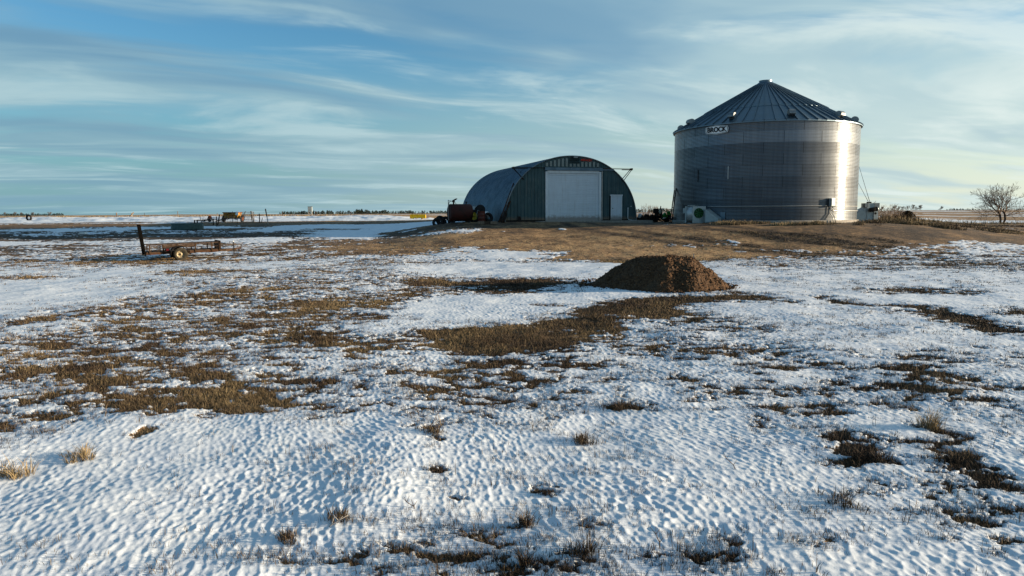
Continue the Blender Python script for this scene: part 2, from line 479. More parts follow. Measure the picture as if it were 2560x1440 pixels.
class MB:
    def __init__(s): s.v = []; s.f = []; s.sm = []
    def add(s, vs, fs, smooth=False):
        n = len(s.v); s.v += [tuple(v) for v in vs]
        s.f += [[i + n for i in f] for f in fs]; s.sm += [smooth] * len(fs)
        return s
    def box(s, c, size, rot=None):
        hx, hy, hz = size[0] / 2, size[1] / 2, size[2] / 2
        M = rot if rot is not None else Matrix.Identity(3)
        c = Vector(c)
        vs = [c + M @ Vector((x * hx, y * hy, z * hz)) for x in (-1, 1) for y in (-1, 1) for z in (-1, 1)]
        return s.add(vs, [(0, 1, 3, 2), (4, 6, 7, 5), (0, 4, 5, 1), (2, 3, 7, 6), (0, 2, 6, 4), (1, 5, 7, 3)])
    def bar(s, a, b, w, h=None, up=(0, 0, 1)):
        a, b = Vector(a), Vector(b); d = b - a; L = d.length
        if L < 1e-6: return s
        x = d / L; u = Vector(up)
        if abs(x.dot(u)) > .98: u = Vector((0, 1, 0))
        y = u.cross(x).normalized(); z = x.cross(y)
        M = Matrix((x, y, z)).transposed()
        return s.box((a + b) / 2, (L, w, h or w), M)
    def tube(s, pts, rads, seg=8, caps=True, smooth=True):
        pts = [Vector(p) for p in pts]
        if not hasattr(rads, '__len__'): rads = [rads] * len(pts)
        vs = []; prev = None
        for i, p in enumerate(pts):
            d = (pts[min(i + 1, len(pts) - 1)] - pts[max(i - 1, 0)])
            d = d.normalized() if d.length > 1e-9 else Vector((0, 0, 1))
            if prev is None:
                u = Vector((0, 0, 1)) if abs(d.z) < .9 else Vector((1, 0, 0))
                a = d.cross(u).normalized()
            else:
                a = (prev - d * prev.dot(d)).normalized()
            prev = a; b = d.cross(a)
            for k in range(seg):
                t = 2 * math.pi * k / seg
                vs.append(p + (a * math.cos(t) + b * math.sin(t)) * rads[i])
        fs = []
        for i in range(len(pts) - 1):
            for k in range(seg):
                k2 = (k + 1) % seg
                fs.append((i * seg + k, i * seg + k2, (i + 1) * seg + k2, (i + 1) * seg + k))
        s.add(vs, fs, smooth)
        if caps:
            n = len(s.v) - len(vs)
            s.f.append([n + k for k in range(seg)][::-1]); s.sm.append(False)
            m = n + (len(pts) - 1) * seg
            s.f.append([m + k for k in range(seg)]); s.sm.append(False)
        return s
    def lathe(s, prof, seg=24, M=None, smooth=True, caps=True):
        """prof list of (r,z) about local Z; M 4x4"""
        M = M or Matrix.Identity(4); vs = []
        for (r, z) in prof:
            for k in range(seg):
                t = 2 * math.pi * k / seg
                vs.append(M @ Vector((r * math.cos(t), r * math.sin(t), z)))
        fs = []
        for i in range(len(prof) - 1):
            for k in range(seg):
                k2 = (k + 1) % seg
                fs.append((i * seg + k, i * seg + k2, (i + 1) * seg + k2, (i + 1) * seg + k))
        n0 = len(s.v)
        s.add(vs, fs, smooth)
        if prof[0] == prof[-1] or not caps: return s
        if prof[0][0] > 1e-4: s.f.append([n0 + k for k in range(seg)][::-1]); s.sm.append(False)
        if prof[-1][0] > 1e-4:
            m = n0 + (len(prof) - 1) * seg
            s.f.append([m + k for k in range(seg)]); s.sm.append(False)
        return s
    def prism(s, poly, off):
        n = len(poly); off = Vector(off)
        vs = [Vector(p) for p in poly] + [Vector(p) + off for p in poly]
        fs = [list(range(n))[::-1], list(range(n, 2 * n))]
        for i in range(n):
            j = (i + 1) % n; fs.append((i, j, n + j, n + i))
        return s.add(vs, fs)
    def build(s, name, material, parent=None, loc=None, rot=None):
        me = bpy.data.meshes.new(name)
        me.from_pydata(s.v, [], s.f); me.update()
        me.polygons.foreach_set('use_smooth', s.sm)
        if material: me.materials.append(material)
        return new_obj(name, me, parent, loc, rot)


def tag(o, label=None, cat=None, group=None, kind=None):
    if label: o['label'] = label
    if cat: o['category'] = cat
    if group: o['group'] = group
    if kind: o['kind'] = kind
    return o


def thing(name, label, cat, loc=(0, 0, 0), rz=0.0, group=None, scale=None):
    e = bpy.data.objects.new(name, None); COL.objects.link(e)
    e.location = loc; e.rotation_euler = (0, 0, rz)
    if scale: e.scale = (scale,) * 3
    return tag(e, label, cat, group)


def kids(o): return [c for c in COL.objects if c.parent == o]


def copy_tree(o, parent=None):
    c = o.copy(); COL.objects.link(c); c.parent = parent
    for ch in kids(o): copy_tree(ch, c)
    return c


def text_mesh(txt, size, extrude, offset=0.0):
    cu = bpy.data.curves.new('lettering', 'FONT'); cu.body = txt; cu.size = size
    cu.align_x = 'CENTER'; cu.align_y = 'CENTER'; cu.extrude = extrude
    o = bpy.data.objects.new('lettering_tmp', cu); COL.objects.link(o)
    bpy.context.view_layer.update()
    src = bpy.data.meshes.new_from_object(o)
    bpy.data.objects.remove(o)
    V, Fs = [], []
    for k, (dx, dy) in enumerate(((0, 0), (offset, 0), (-offset, 0), (0, offset * .7), (0, -offset * .7))):
        n = len(V); V += [(v.co.x + dx, v.co.y + dy, v.co.z * (1 + .12 * k)) for v in src.vertices]
        Fs += [[q + n for q in p.vertices] for p in src.polygons]
    me = bpy.data.meshes.new('lettering'); me.from_pydata(V, [], Fs); me.update()
    return me


# ------------------------------------------------------------------ ground sheet
def build_ground():
    r = [0.0, .8, 1.6, 2.4]
    while r[-1] < 4.5: r.append(r[-1] + .1)
    while r[-1] < 62: r.append(r[-1] * 1.0031)
    while r[-1] < 130: r.append(r[-1] * 1.008)
    while r[-1] < 7000: r.append(r[-1] * 1.025)
    r = np.array(r[1:])
    th = np.concatenate([np.linspace(R(-46), R(46), 1050), np.linspace(R(46), R(314), 90)[1:-1]])
    nr, nt = len(r), len(th)
    RR, TT = np.meshgrid(r, th, indexing='ij')
    X = (RR * np.sin(TT)).ravel(); Y = (RR * np.cos(TT)).ravel()
    b, t = cover(X, Y)
    Z = ground_height(X, Y, b)
    i = np.arange(nr - 1)[:, None] * nt; j = np.arange(nt)[None, :]; j2 = (j + 1) % nt
    Fc = np.stack([i + j, i + j2, i + nt + j2, i + nt + j], -1).reshape(-1, 4)[:, ::-1]
    V = np.stack([X, Y, Z], 1)
    # centre fan closed with a small quad ring
    me = np_mesh('ground', V, Fc, ground_mat(), True, {'bare': ('FLOAT', b), 'tone': ('FLOAT', t)})
    o = new_obj('ground', me)
    tag(o, kind='structure')
    print('ground', len(V))


# ------------------------------------------------------------------ grass
def grass_mat(name):
    m = bpy.data.materials.new(name); m.use_nodes = True
    t = NT(m.node_tree); p = m.node_tree.nodes['Principled BSDF']
    a = t.n('ShaderNodeAttribute', attribute_name='tint')
    t.link(a.outputs['Color'], p.inputs['Base Color'])
    p.inputs['Roughness'].default_value = .8
    p.inputs['Specular IOR Level'].default_value = .2
    return m


GM = None


def blades(name, X, Y, Z, H, W, tone, bend=.5, per=6, spread=.05, seed=1):
    """tufts of leaf blades, two triangles each"""
    global GM
    if GM is None: GM = grass_mat('dry_grass_blades')
    g = np.random.default_rng(seed)
    n = len(X); k = n * per
    X = np.repeat(X, per); Y = np.repeat(Y, per); Z = np.repeat(Z, per); tone = np.repeat(tone, per)
    H = np.repeat(H, per) * g.uniform(.45, 1.15, k); W = np.repeat(W, per) * g.uniform(.6, 1.3, k)
    sp = np.repeat(np.broadcast_to(spread, (n,)), per)
    a = g.uniform(0, 2 * np.pi, k); rr = sp * np.sqrt(g.uniform(0, 1, k))
    bx, by = X + rr * np.cos(a), Y + rr * np.sin(a)
    la = a + g.normal(0, .7, k); ln = H * bend * g.uniform(.1, 1.0, k)
    ox, oy = ln * np.cos(la), ln * np.sin(la)
    wa = g.uniform(0, np.pi, k); wx, wy = W * np.cos(wa) / 2, W * np.sin(wa) / 2
    b0 = np.stack([bx - wx, by - wy, Z - .01], 1); b1 = np.stack([bx + wx, by + wy, Z - .01], 1)
    m0 = np.stack([bx + ox * .35 - wx * .8, by + oy * .35 - wy * .8, Z + H * .6], 1)
    m1 = np.stack([bx + ox * .35 + wx * .8, by + oy * .35 + wy * .8, Z + H * .6], 1)
    tp = np.stack([bx + ox, by + oy, Z + H], 1)
    V = np.stack([b0, b1, m1, m0, tp], 1).reshape(-1, 3)
    q = np.arange(k)[:, None] * 5
    Fc = np.concatenate([q + [0, 1, 2], q + [0, 2, 3], q + [3, 2, 4]], 0)
    pal = np.array([[.022, .017, .013], [.050, .032, .022], [.080, .054, .031], [.125, .092, .046], [.22, .16, .078], [.36, .27, .135]])
    tt = np.clip(tone + g.normal(0, .17, k), 0, .999) * 5
    i0 = tt.astype(int); fr = (tt - i0)[:, None]
    c = pal[i0] * (1 - fr) + pal[np.minimum(i0 + 1, 5)] * fr
    c = c * .84 + c.mean(1, keepdims=True) * .10
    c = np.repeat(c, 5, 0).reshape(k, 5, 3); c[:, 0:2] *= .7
    col = np.concatenate([c.reshape(-1, 3), np.ones((k * 5, 1))], 1)
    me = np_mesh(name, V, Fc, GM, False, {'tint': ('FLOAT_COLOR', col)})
    return me


def build_grass():
    g = np.random.default_rng(5)
    N = 620000
    th = g.uniform(R(-44), R(44), N)
    r = 4.2 * (48 / 4.2) ** g.uniform(0, 1, N)
    x, y = r * np.sin(th), r * np.cos(th)
    b, t = cover(x, y)
    gravel = sst(34, 38, y) * sst(.42, .62, t)         # bare yard has hardly any grass
    pr = sst(.40, .62, b) * .42 + .20 * sst(.10, .46, b) + .0015
    pr = pr * (1 - .93 * gravel) * np.clip(.35 + r / 18, 0, 1)
    keep = g.uniform(0, 1, N) < pr
    x, y, b, t, r = x[keep], y[keep], b[keep], t[keep], r[keep]
    z = ground_height(x, y, b)
    dense = sst(.45, .7, b)
    H = (.022 + .065 * g.uniform(0, 1, len(x)) ** 1.6) * (.8 + .45 * dense) * (1 + .5 * (fbm(x, y, 7, 2) - .5))
    W = np.maximum(.0035, .00042 * r)
    tone = np.clip(.12 + t * .60 * (.45 + .55 * dense) + (fbm(x / .8, y / .8, 8, 3) - .5) * .55, 0, 1)
    me = blades('dry_grass', x, y, z, H, W, tone, 1.1, 6, .045 + .0015 * r, 3)
    tag(new_obj('dry_grass', me), 'short dry brown grass showing through the patchy snow', 'grass', kind='stuff')
    print('tufts', len(x))
    # single weed stalks standing out of the snow
    n = 420
    th = g.uniform(R(-38), R(38), n * 3); r = g.uniform(4.6, 16, n * 3)
    x, y = r * np.sin(th), r * np.cos(th); b, _ = cover(x, y)
    k = (b > .12); x, y, r, b = x[k][:n], y[k][:n], r[k][:n], b[k][:n]
    z = ground_height(x, y, b)
    me = blades('weed_stalks', x, y, z, g.uniform(.08, .2, len(x)), np.full(len(x), .0045), g.uniform(.1, .75, len(x)), .55, 4, .03, 9)
    tag(new_obj('weed_stalks', me), 'thin dry weed stalks scattered over the near snow', 'weeds', kind='stuff')
    # weeds along the foot of the grain bin and to the right
    n = 9000
    px = g.uniform(1700, 2600, n); X = []; Yd = g.uniform(47.5, 56.5, n)
    x = (px - 1280) / F * Yd; y = Yd
    dens = fbm(x / 1.6, y / 1.6, 14, 3)
    k = (np.hypot(x - 21.85, y - 58.6) > 7.9) & (dens > .44) & (x > 14.5) & ((y > 50) | (dens > .55)) & ((x < 31) | (dens > .53))
    x, y = x[k], y[k]
    z = terrain(x, y)
    H = (.06 + .24 * sst(.44, .7, fbm(x / 1.6, y / 1.6, 14, 3))) * g.uniform(.6, 1.2, len(x)) * (1 - .6 * sst(30, 34, x))
    tone = np.clip(.08 + .85 * fbm(x / 1.1, y / 1.1, 15, 3) * fbm(x / 3, y / 3, 16, 2) * 2.1, 0, 1)
    me = blades('dry_weeds', x, y, z, H, np.full(len(x), .022), tone, .9, 9, .22, 10)
    tag(new_obj('dry_weeds', me), 'reddish brown dead weeds at the foot of the grain bin', 'weeds', kind='stuff')
    # tall golden grass behind the crest on the right
    n = 5200
    Yd = g.uniform(62, 104, n); px = g.uniform(2205, 2640, n)
    x = (px - 1280) / F * Yd; y = Yd; z = terrain(x, y)
    k = fbm(x / 3, y / 3, 18, 2) > .36
    x, y, z = x[k], y[k], z[k]
    me = blades('tall_grass', x, y, z, g.uniform(.25, .62, len(x)), np.full(len(x), .035), np.clip(.60 + .7 * (fbm(x / 4, y / 4, 19, 2) - .3), 0, 1), .5, 8, .35, 12)
    tag(new_obj('tall_grass', me), 'tall golden dry grass beyond the yard on the right', 'grass', kind='stuff')
    n = 2600
    Yd = g.uniform(101, 112, n); x = g.uniform(-90, 5, n); y = Yd; z = terrain(x, y)
    me = blades('fence_grass', x, y, z, g.uniform(.15, .4, n), np.full(n, .05), g.uniform(.5, .95, n), .5, 7, .4, 13)
    tag(new_obj('fence_grass', me), 'pale dry grass along the fence beyond the snow bank', 'grass', kind='stuff')


# ------------------------------------------------------------------ shared materials
def M(n):
    D = {
        'galv_roof': dict(col=(.12, .17, .21), rough=.42, metal=.85, var=.12, scale=1.2, bump=.05, bscale=5),
        'galv_small': dict(col=(.17, .19, .20), rough=.42, metal=.7, var=.15, scale=4),
        'galv_paint': dict(col=(.31, .36, .37), rough=.5, metal=.3, var=.14, scale=3, col2=(.26, .25, .22), mixlo=.55, mixhi=.75),
        'bright_zinc': dict(col=(.42, .44, .44), rough=.38, metal=.35, var=.08),
        'dark_gap': dict(col=(.012, .012, .013), rough=.9, var=.1),
        'concrete': dict(col=(.23, .215, .19), rough=.9, var=.2, scale=7, bump=.3, col2=(.15, .13, .11), mixlo=.5, mixhi=.7),
        'sign_white': dict(col=(.80, .82, .82), rough=.5, var=.06),
        'sign_black': dict(col=(.012, .012, .014), rough=.5, var=.1),
        'fan_green': dict(col=(.010, .085, .022), rough=.5, var=.3, scale=8),
        'arch_steel': dict(col=(.085, .13, .17), rough=.46, metal=.7, var=.12, scale=.8, col2=(.06, .095, .125), mscale=1.2),
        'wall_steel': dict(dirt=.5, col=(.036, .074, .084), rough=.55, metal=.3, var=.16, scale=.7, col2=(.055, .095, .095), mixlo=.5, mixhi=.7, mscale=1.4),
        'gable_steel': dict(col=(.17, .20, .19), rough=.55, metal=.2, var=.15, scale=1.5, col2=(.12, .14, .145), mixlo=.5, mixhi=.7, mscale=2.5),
        'white_door': dict(dirt=.7, col=(.50, .57, .63), rough=.5, var=.05, scale=1.5),
        'white_trim': dict(dirt=.5, col=(.54, .59, .62), rough=.55, var=.07, scale=3),
        'red_letter': dict(col=(.42, .035, .02), rough=.5, var=.2),
        'tank_red': dict(col=(.040, .008, .006), rough=.7, var=.35, scale=2, col2=(.020, .008, .006), mixlo=.45, mixhi=.65, mscale=2),
        'drum_red': dict(col=(.055, .010, .007), rough=.55, var=.3, scale=4, col2=(.08, .03, .02), mixlo=.5, mixhi=.65, mscale=5),
        'black_iron': dict(spec=.06, col=(.022, .019, .018), rough=.7, var=.4, scale=6),
        'rubber': dict(spec=.06, col=(.020, .020, .021), rough=.85, var=.3, scale=6, bump=.2),
        'rubber_dusty': dict(spec=.06, col=(.035, .031, .024), rough=.9, var=.3, scale=8, bump=.2),
        'gate_black': dict(spec=.02, col=(.004, .0035, .003), rough=.85, var=.3),
        'rust': dict(spec=.06, col=(.065, .032, .018), rough=.85, var=.4, scale=7, col2=(.05, .028, .018), mixlo=.45, mixhi=.6, mscale=5),
        'rusty_frame': dict(spec=.06, col=(.034, .020, .010), rough=.75, var=.35, scale=6, col2=(.06, .035, .022), mixlo=.48, mixhi=.62, mscale=4),
        'old_wood': dict(col=(.15, .115, .085), rough=.9, var=.3, scale=9, bump=.3),
        'dark_wood': dict(spec=.06, col=(.055, .038, .028), rough=.9, var=.35, scale=9, bump=.3),
        'pale_wood': dict(col=(.34, .32, .29), rough=.85, var=.2, scale=9, bump=.2),
        'wheel_rim': dict(col=(.24, .20, .13), rough=.5, metal=.3, var=.15, scale=8),
        'yellow': dict(col=(.80, .50, .012), rough=.5, var=.12, scale=4, col2=(.32, .15, .02), mixlo=.6, mixhi=.7, mscale=5),
        'yellow_rust': dict(col=(.30, .155, .013), rough=.6, var=.25, scale=4, col2=(.20, .07, .02), mixlo=.45, mixhi=.65, mscale=3),
        'rim_rust': dict(col=(.14, .04, .014), rough=.7, var=.3),
        'yellow_rim': dict(col=(.42, .32, .03), rough=.6, var=.2),
        'plastic_white': dict(col=(.62, .65, .66), rough=.5, var=.06),
        'machine_green': dict(col=(.025, .20, .022), rough=.45, var=.2, scale=4),
        'cream': dict(col=(.66, .60, .46), rough=.6, var=.12),
        'orange_red': dict(col=(.22, .05, .018), rough=.6, var=.3),
        'tail_red': dict(col=(.07, .004, .006), rough=.35, var=.1),
        'trough': dict(col=(.06, .10, .10), rough=.55, metal=.4, var=.2, scale=4),
        'wire': dict(col=(.20, .18, .16), rough=.6, metal=.6, var=.2),
        'bark': dict(spec=.06, col=(.060, .045, .035), rough=.95, var=.3, scale=9),
        'twig': dict(spec=.06, col=(.115, .085, .065), rough=.95, var=.3, scale=3),
        'juniper': dict(spec=.06, col=(.045, .036, .020), rough=.95, var=.5, scale=1.4),
        'far_conifer': dict(spec=.06, col=(.020, .028, .020), rough=.95, var=.5, scale=.08),
        'far_bare': dict(col=(.10, .075, .055), rough=.95, var=.4, scale=.08),
    }[n]
    return mat(n, **D)


def Rz(a): return Matrix.Rotation(a, 3, 'Z')


# ------------------------------------------------------------------ grain bin
BIN_R, BIN_C, BIN_Z = 7.2, (20.98, 58.65), 1.93
RING_H, NR = .819, 9


def bin_wall_mat():
    m = bpy.data.materials.new('corrugated_galvanised_steel'); m.use_nodes = True
    t = NT(m.node_tree); p = m.node_tree.nodes['Principled BSDF']
    tc = t.n('ShaderNodeTexCoord'); vec = tc.outputs['Object']
    a = t.n('ShaderNodeAttribute', attribute_name='sheet').outputs['Color']
    n = t.noise(vec, .7, 4, .6); n2 = t.noise(vec, 5, 4, .6)
    # faint vertical run marks
    mp = t.n('ShaderNodeMapping'); mp.inputs['Scale'].default_value = (5, 5, .25); t.link(vec, mp.inputs[0])
    n3 = t.noise(mp.outputs[0], 1.0, 4, .6)
    c = t.mix(1.0, a, t.mix(t.ss(n3, .3, .7), (.85, .86, .87, 1), (1.08, 1.06, 1.04, 1)), 'MULTIPLY')
    t.link(c, p.inputs['Base Color'])
    p.inputs['Metallic'].default_value = .92
    t.link(t.math('ADD', .13, t.math('MULTIPLY', n2, .14)), p.inputs['Roughness'])
    # weathered zinc: part of the surface scatters the light widely
    p2 = t.n('ShaderNodeBsdfPrincipled'); t.link(c, p2.inputs['Base Color'])
    p2.inputs['Metallic'].default_value = .92; p2.inputs['Roughness'].default_value = .46
    mx = t.n('ShaderNodeMixShader'); mx.inputs[0].default_value = .46
    t.link(p.outputs[0], mx.inputs[1]); t.link(p2.outputs[0], mx.inputs[2])
    t.link(mx.outputs[0], m.node_tree.nodes['Material Output'].inputs['Surface'])
    bp = t.n('ShaderNodeBump'); bp.inputs['Strength'].default_value = .2; bp.inputs['Distance'].default_value = .03
    t.link(n, bp.inputs['Height']); t.link(bp.outputs[0], p.inputs['Normal']); t.link(bp.outputs[0], p2.inputs['Normal'])
    return m


def bin_n(phi, r, z=0.0):
    """local point of the bin: phi to the right of the side that faces the yard"""
    return Vector((r * math.sin(phi), -r * math.cos(phi), z))


def phi_of(px):
    lo, hi = R(-83), R(83)
    for _ in range(40):
        m = (lo + hi) / 2
        if 14583 * math.sin(m) / (62.5 - 7.3 * math.cos(m)) < px - 1922: lo = m
        else: hi = m
    return lo


def zpx(py, Y=52.0, E=528.7): return (E - py) / F * Y + EYE - BIN_Z


def cone_z(r): return 7.37 + (BIN_R - r) * .555


def build_bin():
    b = thing('grain_bin', 'huge round corrugated steel grain bin with conical roof and maker sign', 'grain bin',
              (BIN_C[0], BIN_C[1], BIN_Z), R(-19.7))
    # wall
    na, per = 288, 8
    nz = NR * 8 * per
    zz = np.linspace(0, NR * RING_H, nz + 1)
    rr = BIN_R + .0085 * np.cos(zz / .102375 * 2 * np.pi)
    ring = np.minimum((zz / RING_H + 1e-6).astype(int), NR - 1)
    rr = rr + .004 * (ring % 2)
    th = np.linspace(0, 2 * np.pi, na, endpoint=False)
    Rr, T = np.meshgrid(rr, th, indexing='ij'); Zz = np.repeat(zz[:, None], na, 1)
    V = np.stack([Rr * np.sin(T), -Rr * np.cos(T), Zz], -1).reshape(-1, 3)
    i = np.arange(nz)[:, None] * na; j = np.arange(na)[None]; j2 = (j + 1) % na
    Fc = np.stack([i + j, i + j2, i + na + j2, i + na + j], -1).reshape(-1, 4)
    tone = [.115, .115, .13, .12, .14, .155, .135, .25, .19]         # foot to eave; lower rings painted darker to fade the highlight
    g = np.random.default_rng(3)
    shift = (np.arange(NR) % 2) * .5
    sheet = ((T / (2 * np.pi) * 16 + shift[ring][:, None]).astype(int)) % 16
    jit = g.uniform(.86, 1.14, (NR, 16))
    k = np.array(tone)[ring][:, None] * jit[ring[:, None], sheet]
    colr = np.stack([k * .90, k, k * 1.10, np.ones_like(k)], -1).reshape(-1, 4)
    # overlapping sheet edges
    sv, sf, sc = [], [], []
    for rg in range(NR):
        for q in range(16):
            ph = (q - (rg % 2) * .5) / 16 * 2 * math.pi
            z0, z1 = rg * RING_H + .01, (rg + 1) * RING_H - .01
            n0 = len(V) + len(sv)
            for (dz, rad) in ((z0, BIN_R + .016), (z1, BIN_R + .016)):
                for dp in (-.013, .013): sv.append(bin_n(ph + dp / BIN_R, rad, dz))
            sf.append((n0, n0 + 1, n0 + 3, n0 + 2)); sc += [(.035, .038, .042, 1)] * 4
    V = np.concatenate([V, np.array([tuple(v) for v in sv])]); Fc = np.concatenate([Fc, np.array(sf)])
    colr = np.concatenate([colr, np.array(sc)])
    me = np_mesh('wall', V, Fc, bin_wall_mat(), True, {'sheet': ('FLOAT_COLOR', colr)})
    new_obj('wall', me, b)
    # bolted vertical laps and roof
    m = MB()
    m.lathe([(BIN_R + .16, -.5), (BIN_R + .16, -.02), (BIN_R + .02, .0)], 96)
    m.build('foundation', M('concrete'), b)
    m = MB()
    NP = 60
    def ringpts(r, lift=0): return [bin_n(2 * math.pi * k / NP, r, cone_z(r) + lift) for k in range(NP)]
    def band(r0, r1, l0, l1):
        A, B = ringpts(r0, l0), ringpts(r1, l1)
        m.add(A + B, [(k, (k + 1) % NP, NP + (k + 1) % NP, NP + k) for k in range(NP)])
    band(BIN_R + .14, 4.62, .0, .0); band(4.80, .78, .05, .05)
    # folded edges
    A, B = ringpts(BIN_R + .14), [p - Vector((0, 0, .07)) for p in ringpts(BIN_R + .14)]
    m.add(A + B, [(k, NP + k, NP + (k + 1) % NP, (k + 1) % NP) for k in range(NP)])
    A, B = ringpts(4.80, .05), ringpts(4.80, .0)
    m.add(A + B, [(k, NP + k, NP + (k + 1) % NP, (k + 1) % NP) for k in range(NP)])
    for k in range(NP):
        a = 2 * math.pi * k / NP
        m.bar(bin_n(a, BIN_R + .17, cone_z(BIN_R + .17) + .045), bin_n(a, 4.7, cone_z(4.7) + .045), .045, .10)
        m.bar(bin_n(a, 4.88, cone_z(4.88) + .10), bin_n(a, .80, cone_z(.8) + .10), .036, .09)
    m.build('roof', M('galv_roof'), b)
    m = MB()
    z0 = cone_z(.9)
    m.lathe([(1.02, z0 - .02), (.86, z0 + .12), (.55, z0 + .36), (.50, z0 + .37), (.50, z0 + .45), (.53, z0 + .46), (.53, z0 + .50), (0, z0 + .53)], 40, smooth=False)
    m.build('roof_cap', M('galv_roof'), b)
    m = MB()
    for k in range(60):
        a = 2 * math.pi * (k + .5) / NP
        m.box(bin_n(a, BIN_R + .10, 7.30), (.03, .03, .05))
    m.lathe([(BIN_R + .03, 7.26), (BIN_R + .05, 7.28), (BIN_R + .05, 7.34), (BIN_R + .03, 7.36)], 96)
    m.build('eave_clips', M('galv_small'), b)
    # lifting rings on the roof seams
    for ph, rad in ((-95, 1.55), (96, 1.5), (-88, 4.75), (-97, 4.9), (88, 4.75), (94, 4.9), (99, 4.75)):
        m = MB(); p = bin_n(R(ph), rad, cone_z(rad))
        m.tube([p + Vector((-.06, 0, .05)), p + Vector((-.05, 0, .17)), p + Vector((.05, 0, .17)), p + Vector((.06, 0, .05))], .018, 6)
        m.build('roof_ring', M('galv_small'), b)
    # roof vents
    for k in range(10):
        ph = R(-92 + 36 * k)
        e = Matrix.Rotation(ph, 3, 'Z')
        c = bin_n(ph, 6.74, cone_z(6.74) + .05)
        prof = []
        for q in range(13):
            t = math.pi * q / 12
            prof.append((-.30 * math.cos(t), .16 + .27 * math.sin(t)))
        pts = [c + e @ Vector((-.23, y, z)) for (y, z) in [(-.30, .10)] + prof + [(.30, -.12), (.05, -.02)]]
        m = MB(); m.prism(pts, e @ Vector((.46, 0, 0)))
        v = m.build('roof_vent', M('galv_small'), b)
        m = MB(); m.box(c + e @ Vector((0, -.16, .09)), (.40, .22, .03), e)
        m.build('vent_mouth', M('dark_gap'), v)
    # stiffeners
    for px, a, c in ((1753, 418, 450), (1833, 415, 447)):
        ph = phi_of(px); m = MB()
        m.bar(bin_n(ph, BIN_R + .035, zpx(a)), bin_n(ph, BIN_R + .035, zpx(c)), .045, .04)
        m.build('wall_strap', M('black_iron') if px < 1800 else M('bright_zinc'), b)
    # maker's sign
    ph = phi_of(1801)
    def hexa(k): return [Vector((x * .98 * k[0], k[2], z * .34 * k[1])) for x, z in
                         ((-1, 0), (-.93, .72), (0, 1.0), (.93, .72), (1, 0), (.93, -.72), (0, -1.0), (-.93, -.72))]
    m = MB(); m.prism(hexa((1, 1, 0)), (0, .03, 0))
    s = m.build('sign', M('sign_white'), b, bin_n(ph, BIN_R + .09, zpx(326, 52.8, 529.5)), (R(3), 0, ph))
    m = MB(); m.prism(hexa((.965, .93, -.004)), (0, .006, 0)); m.build('sign_border', M('sign_black'), s)
    m = MB(); m.prism(hexa((.915, .83, -.008)), (0, .006, 0)); m.build('sign_face', M('sign_white'), s)
    me = text_mesh('BROCK', .50, .006, .030); me.materials.append(M('sign_black'))
    o = new_obj('sign_lettering', me, s, (0, -.016, 0), (R(90), 0, 0)); o.scale = (1.0, 1.0, 1.0)
    wx = max(v.co.x for v in me.vertices) - min(v.co.x for v in me.vertices); o.scale = (1.62 / wx, 1, 1)
    # conduit run and switch box
    zc = zpx(515.5)
    m = MB(); m.tube([bin_n(R(a), BIN_R + .05, zc) for a in range(-33, 42, 3)], .022, 6); m.build('conduit', M('bright_zinc'), b)
    m = MB(); m.tube([bin_n(R(a), BIN_R + .05, zc - .03) for a in range(43, 100, 3)], .022, 6); m.build('conduit', M('bright_zinc'), b)
    m = MB(); m.tube([bin_n(R(42.5), BIN_R + .07, zc - .05), bin_n(R(42.9), BIN_R + .06, zc - .25), bin_n(R(44.5), BIN_R + .05, zc - .36)] +
                     [bin_n(R(a), BIN_R + .05, zc - .38) for a in range(48, 100, 4)], .020, 6); m.build('conduit', M('bright_zinc'), b)
    for d in (0, .22):
        m = MB(); f0 = R(41.2) + d / BIN_R
        m.tube([bin_n(f0, BIN_R + .12, zc), bin_n(f0, BIN_R + .12, zc - .55), bin_n(f0 + .012, BIN_R + .28, zc - .85), bin_n(f0 + .016, BIN_R + .34, -.25)], .03, 6)
        m.build('conduit', M('galv_small'), b)
    e = Matrix.Rotation(R(41.8), 3, 'Z')
    m = MB(); m.box(bin_n(R(41.8), BIN_R + .17, zc + .27), (.36, .24, .58), e)
    bx = m.build('switch_box', M('galv_paint'), b)
    m = MB(); m.box(bin_n(R(41.8), BIN_R + .30, zc + .27), (.31, .02, .52), e); m.build('box_lid', M('galv_paint'), bx)
    # dark repair plate low on the wall
    m = MB(); m.prism([bin_n(R(-24), BIN_R + .03, .05), bin_n(R(-21), BIN_R + .03, .05), bin_n(R(-21), BIN_R + .03, .62), bin_n(R(-24), BIN_R + .03, .62)], bin_n(R(-22), .02))
    m.build('access_panel', M('galv_roof'), b)
    return b


def bin_world(ph, r, z=0.0):
    p = Matrix.Rotation(R(-19.7), 3, 'Z') @ bin_n(ph, r, z)
    return Vector((p.x + BIN_C[0], p.y + BIN_C[1], p.z + BIN_Z))


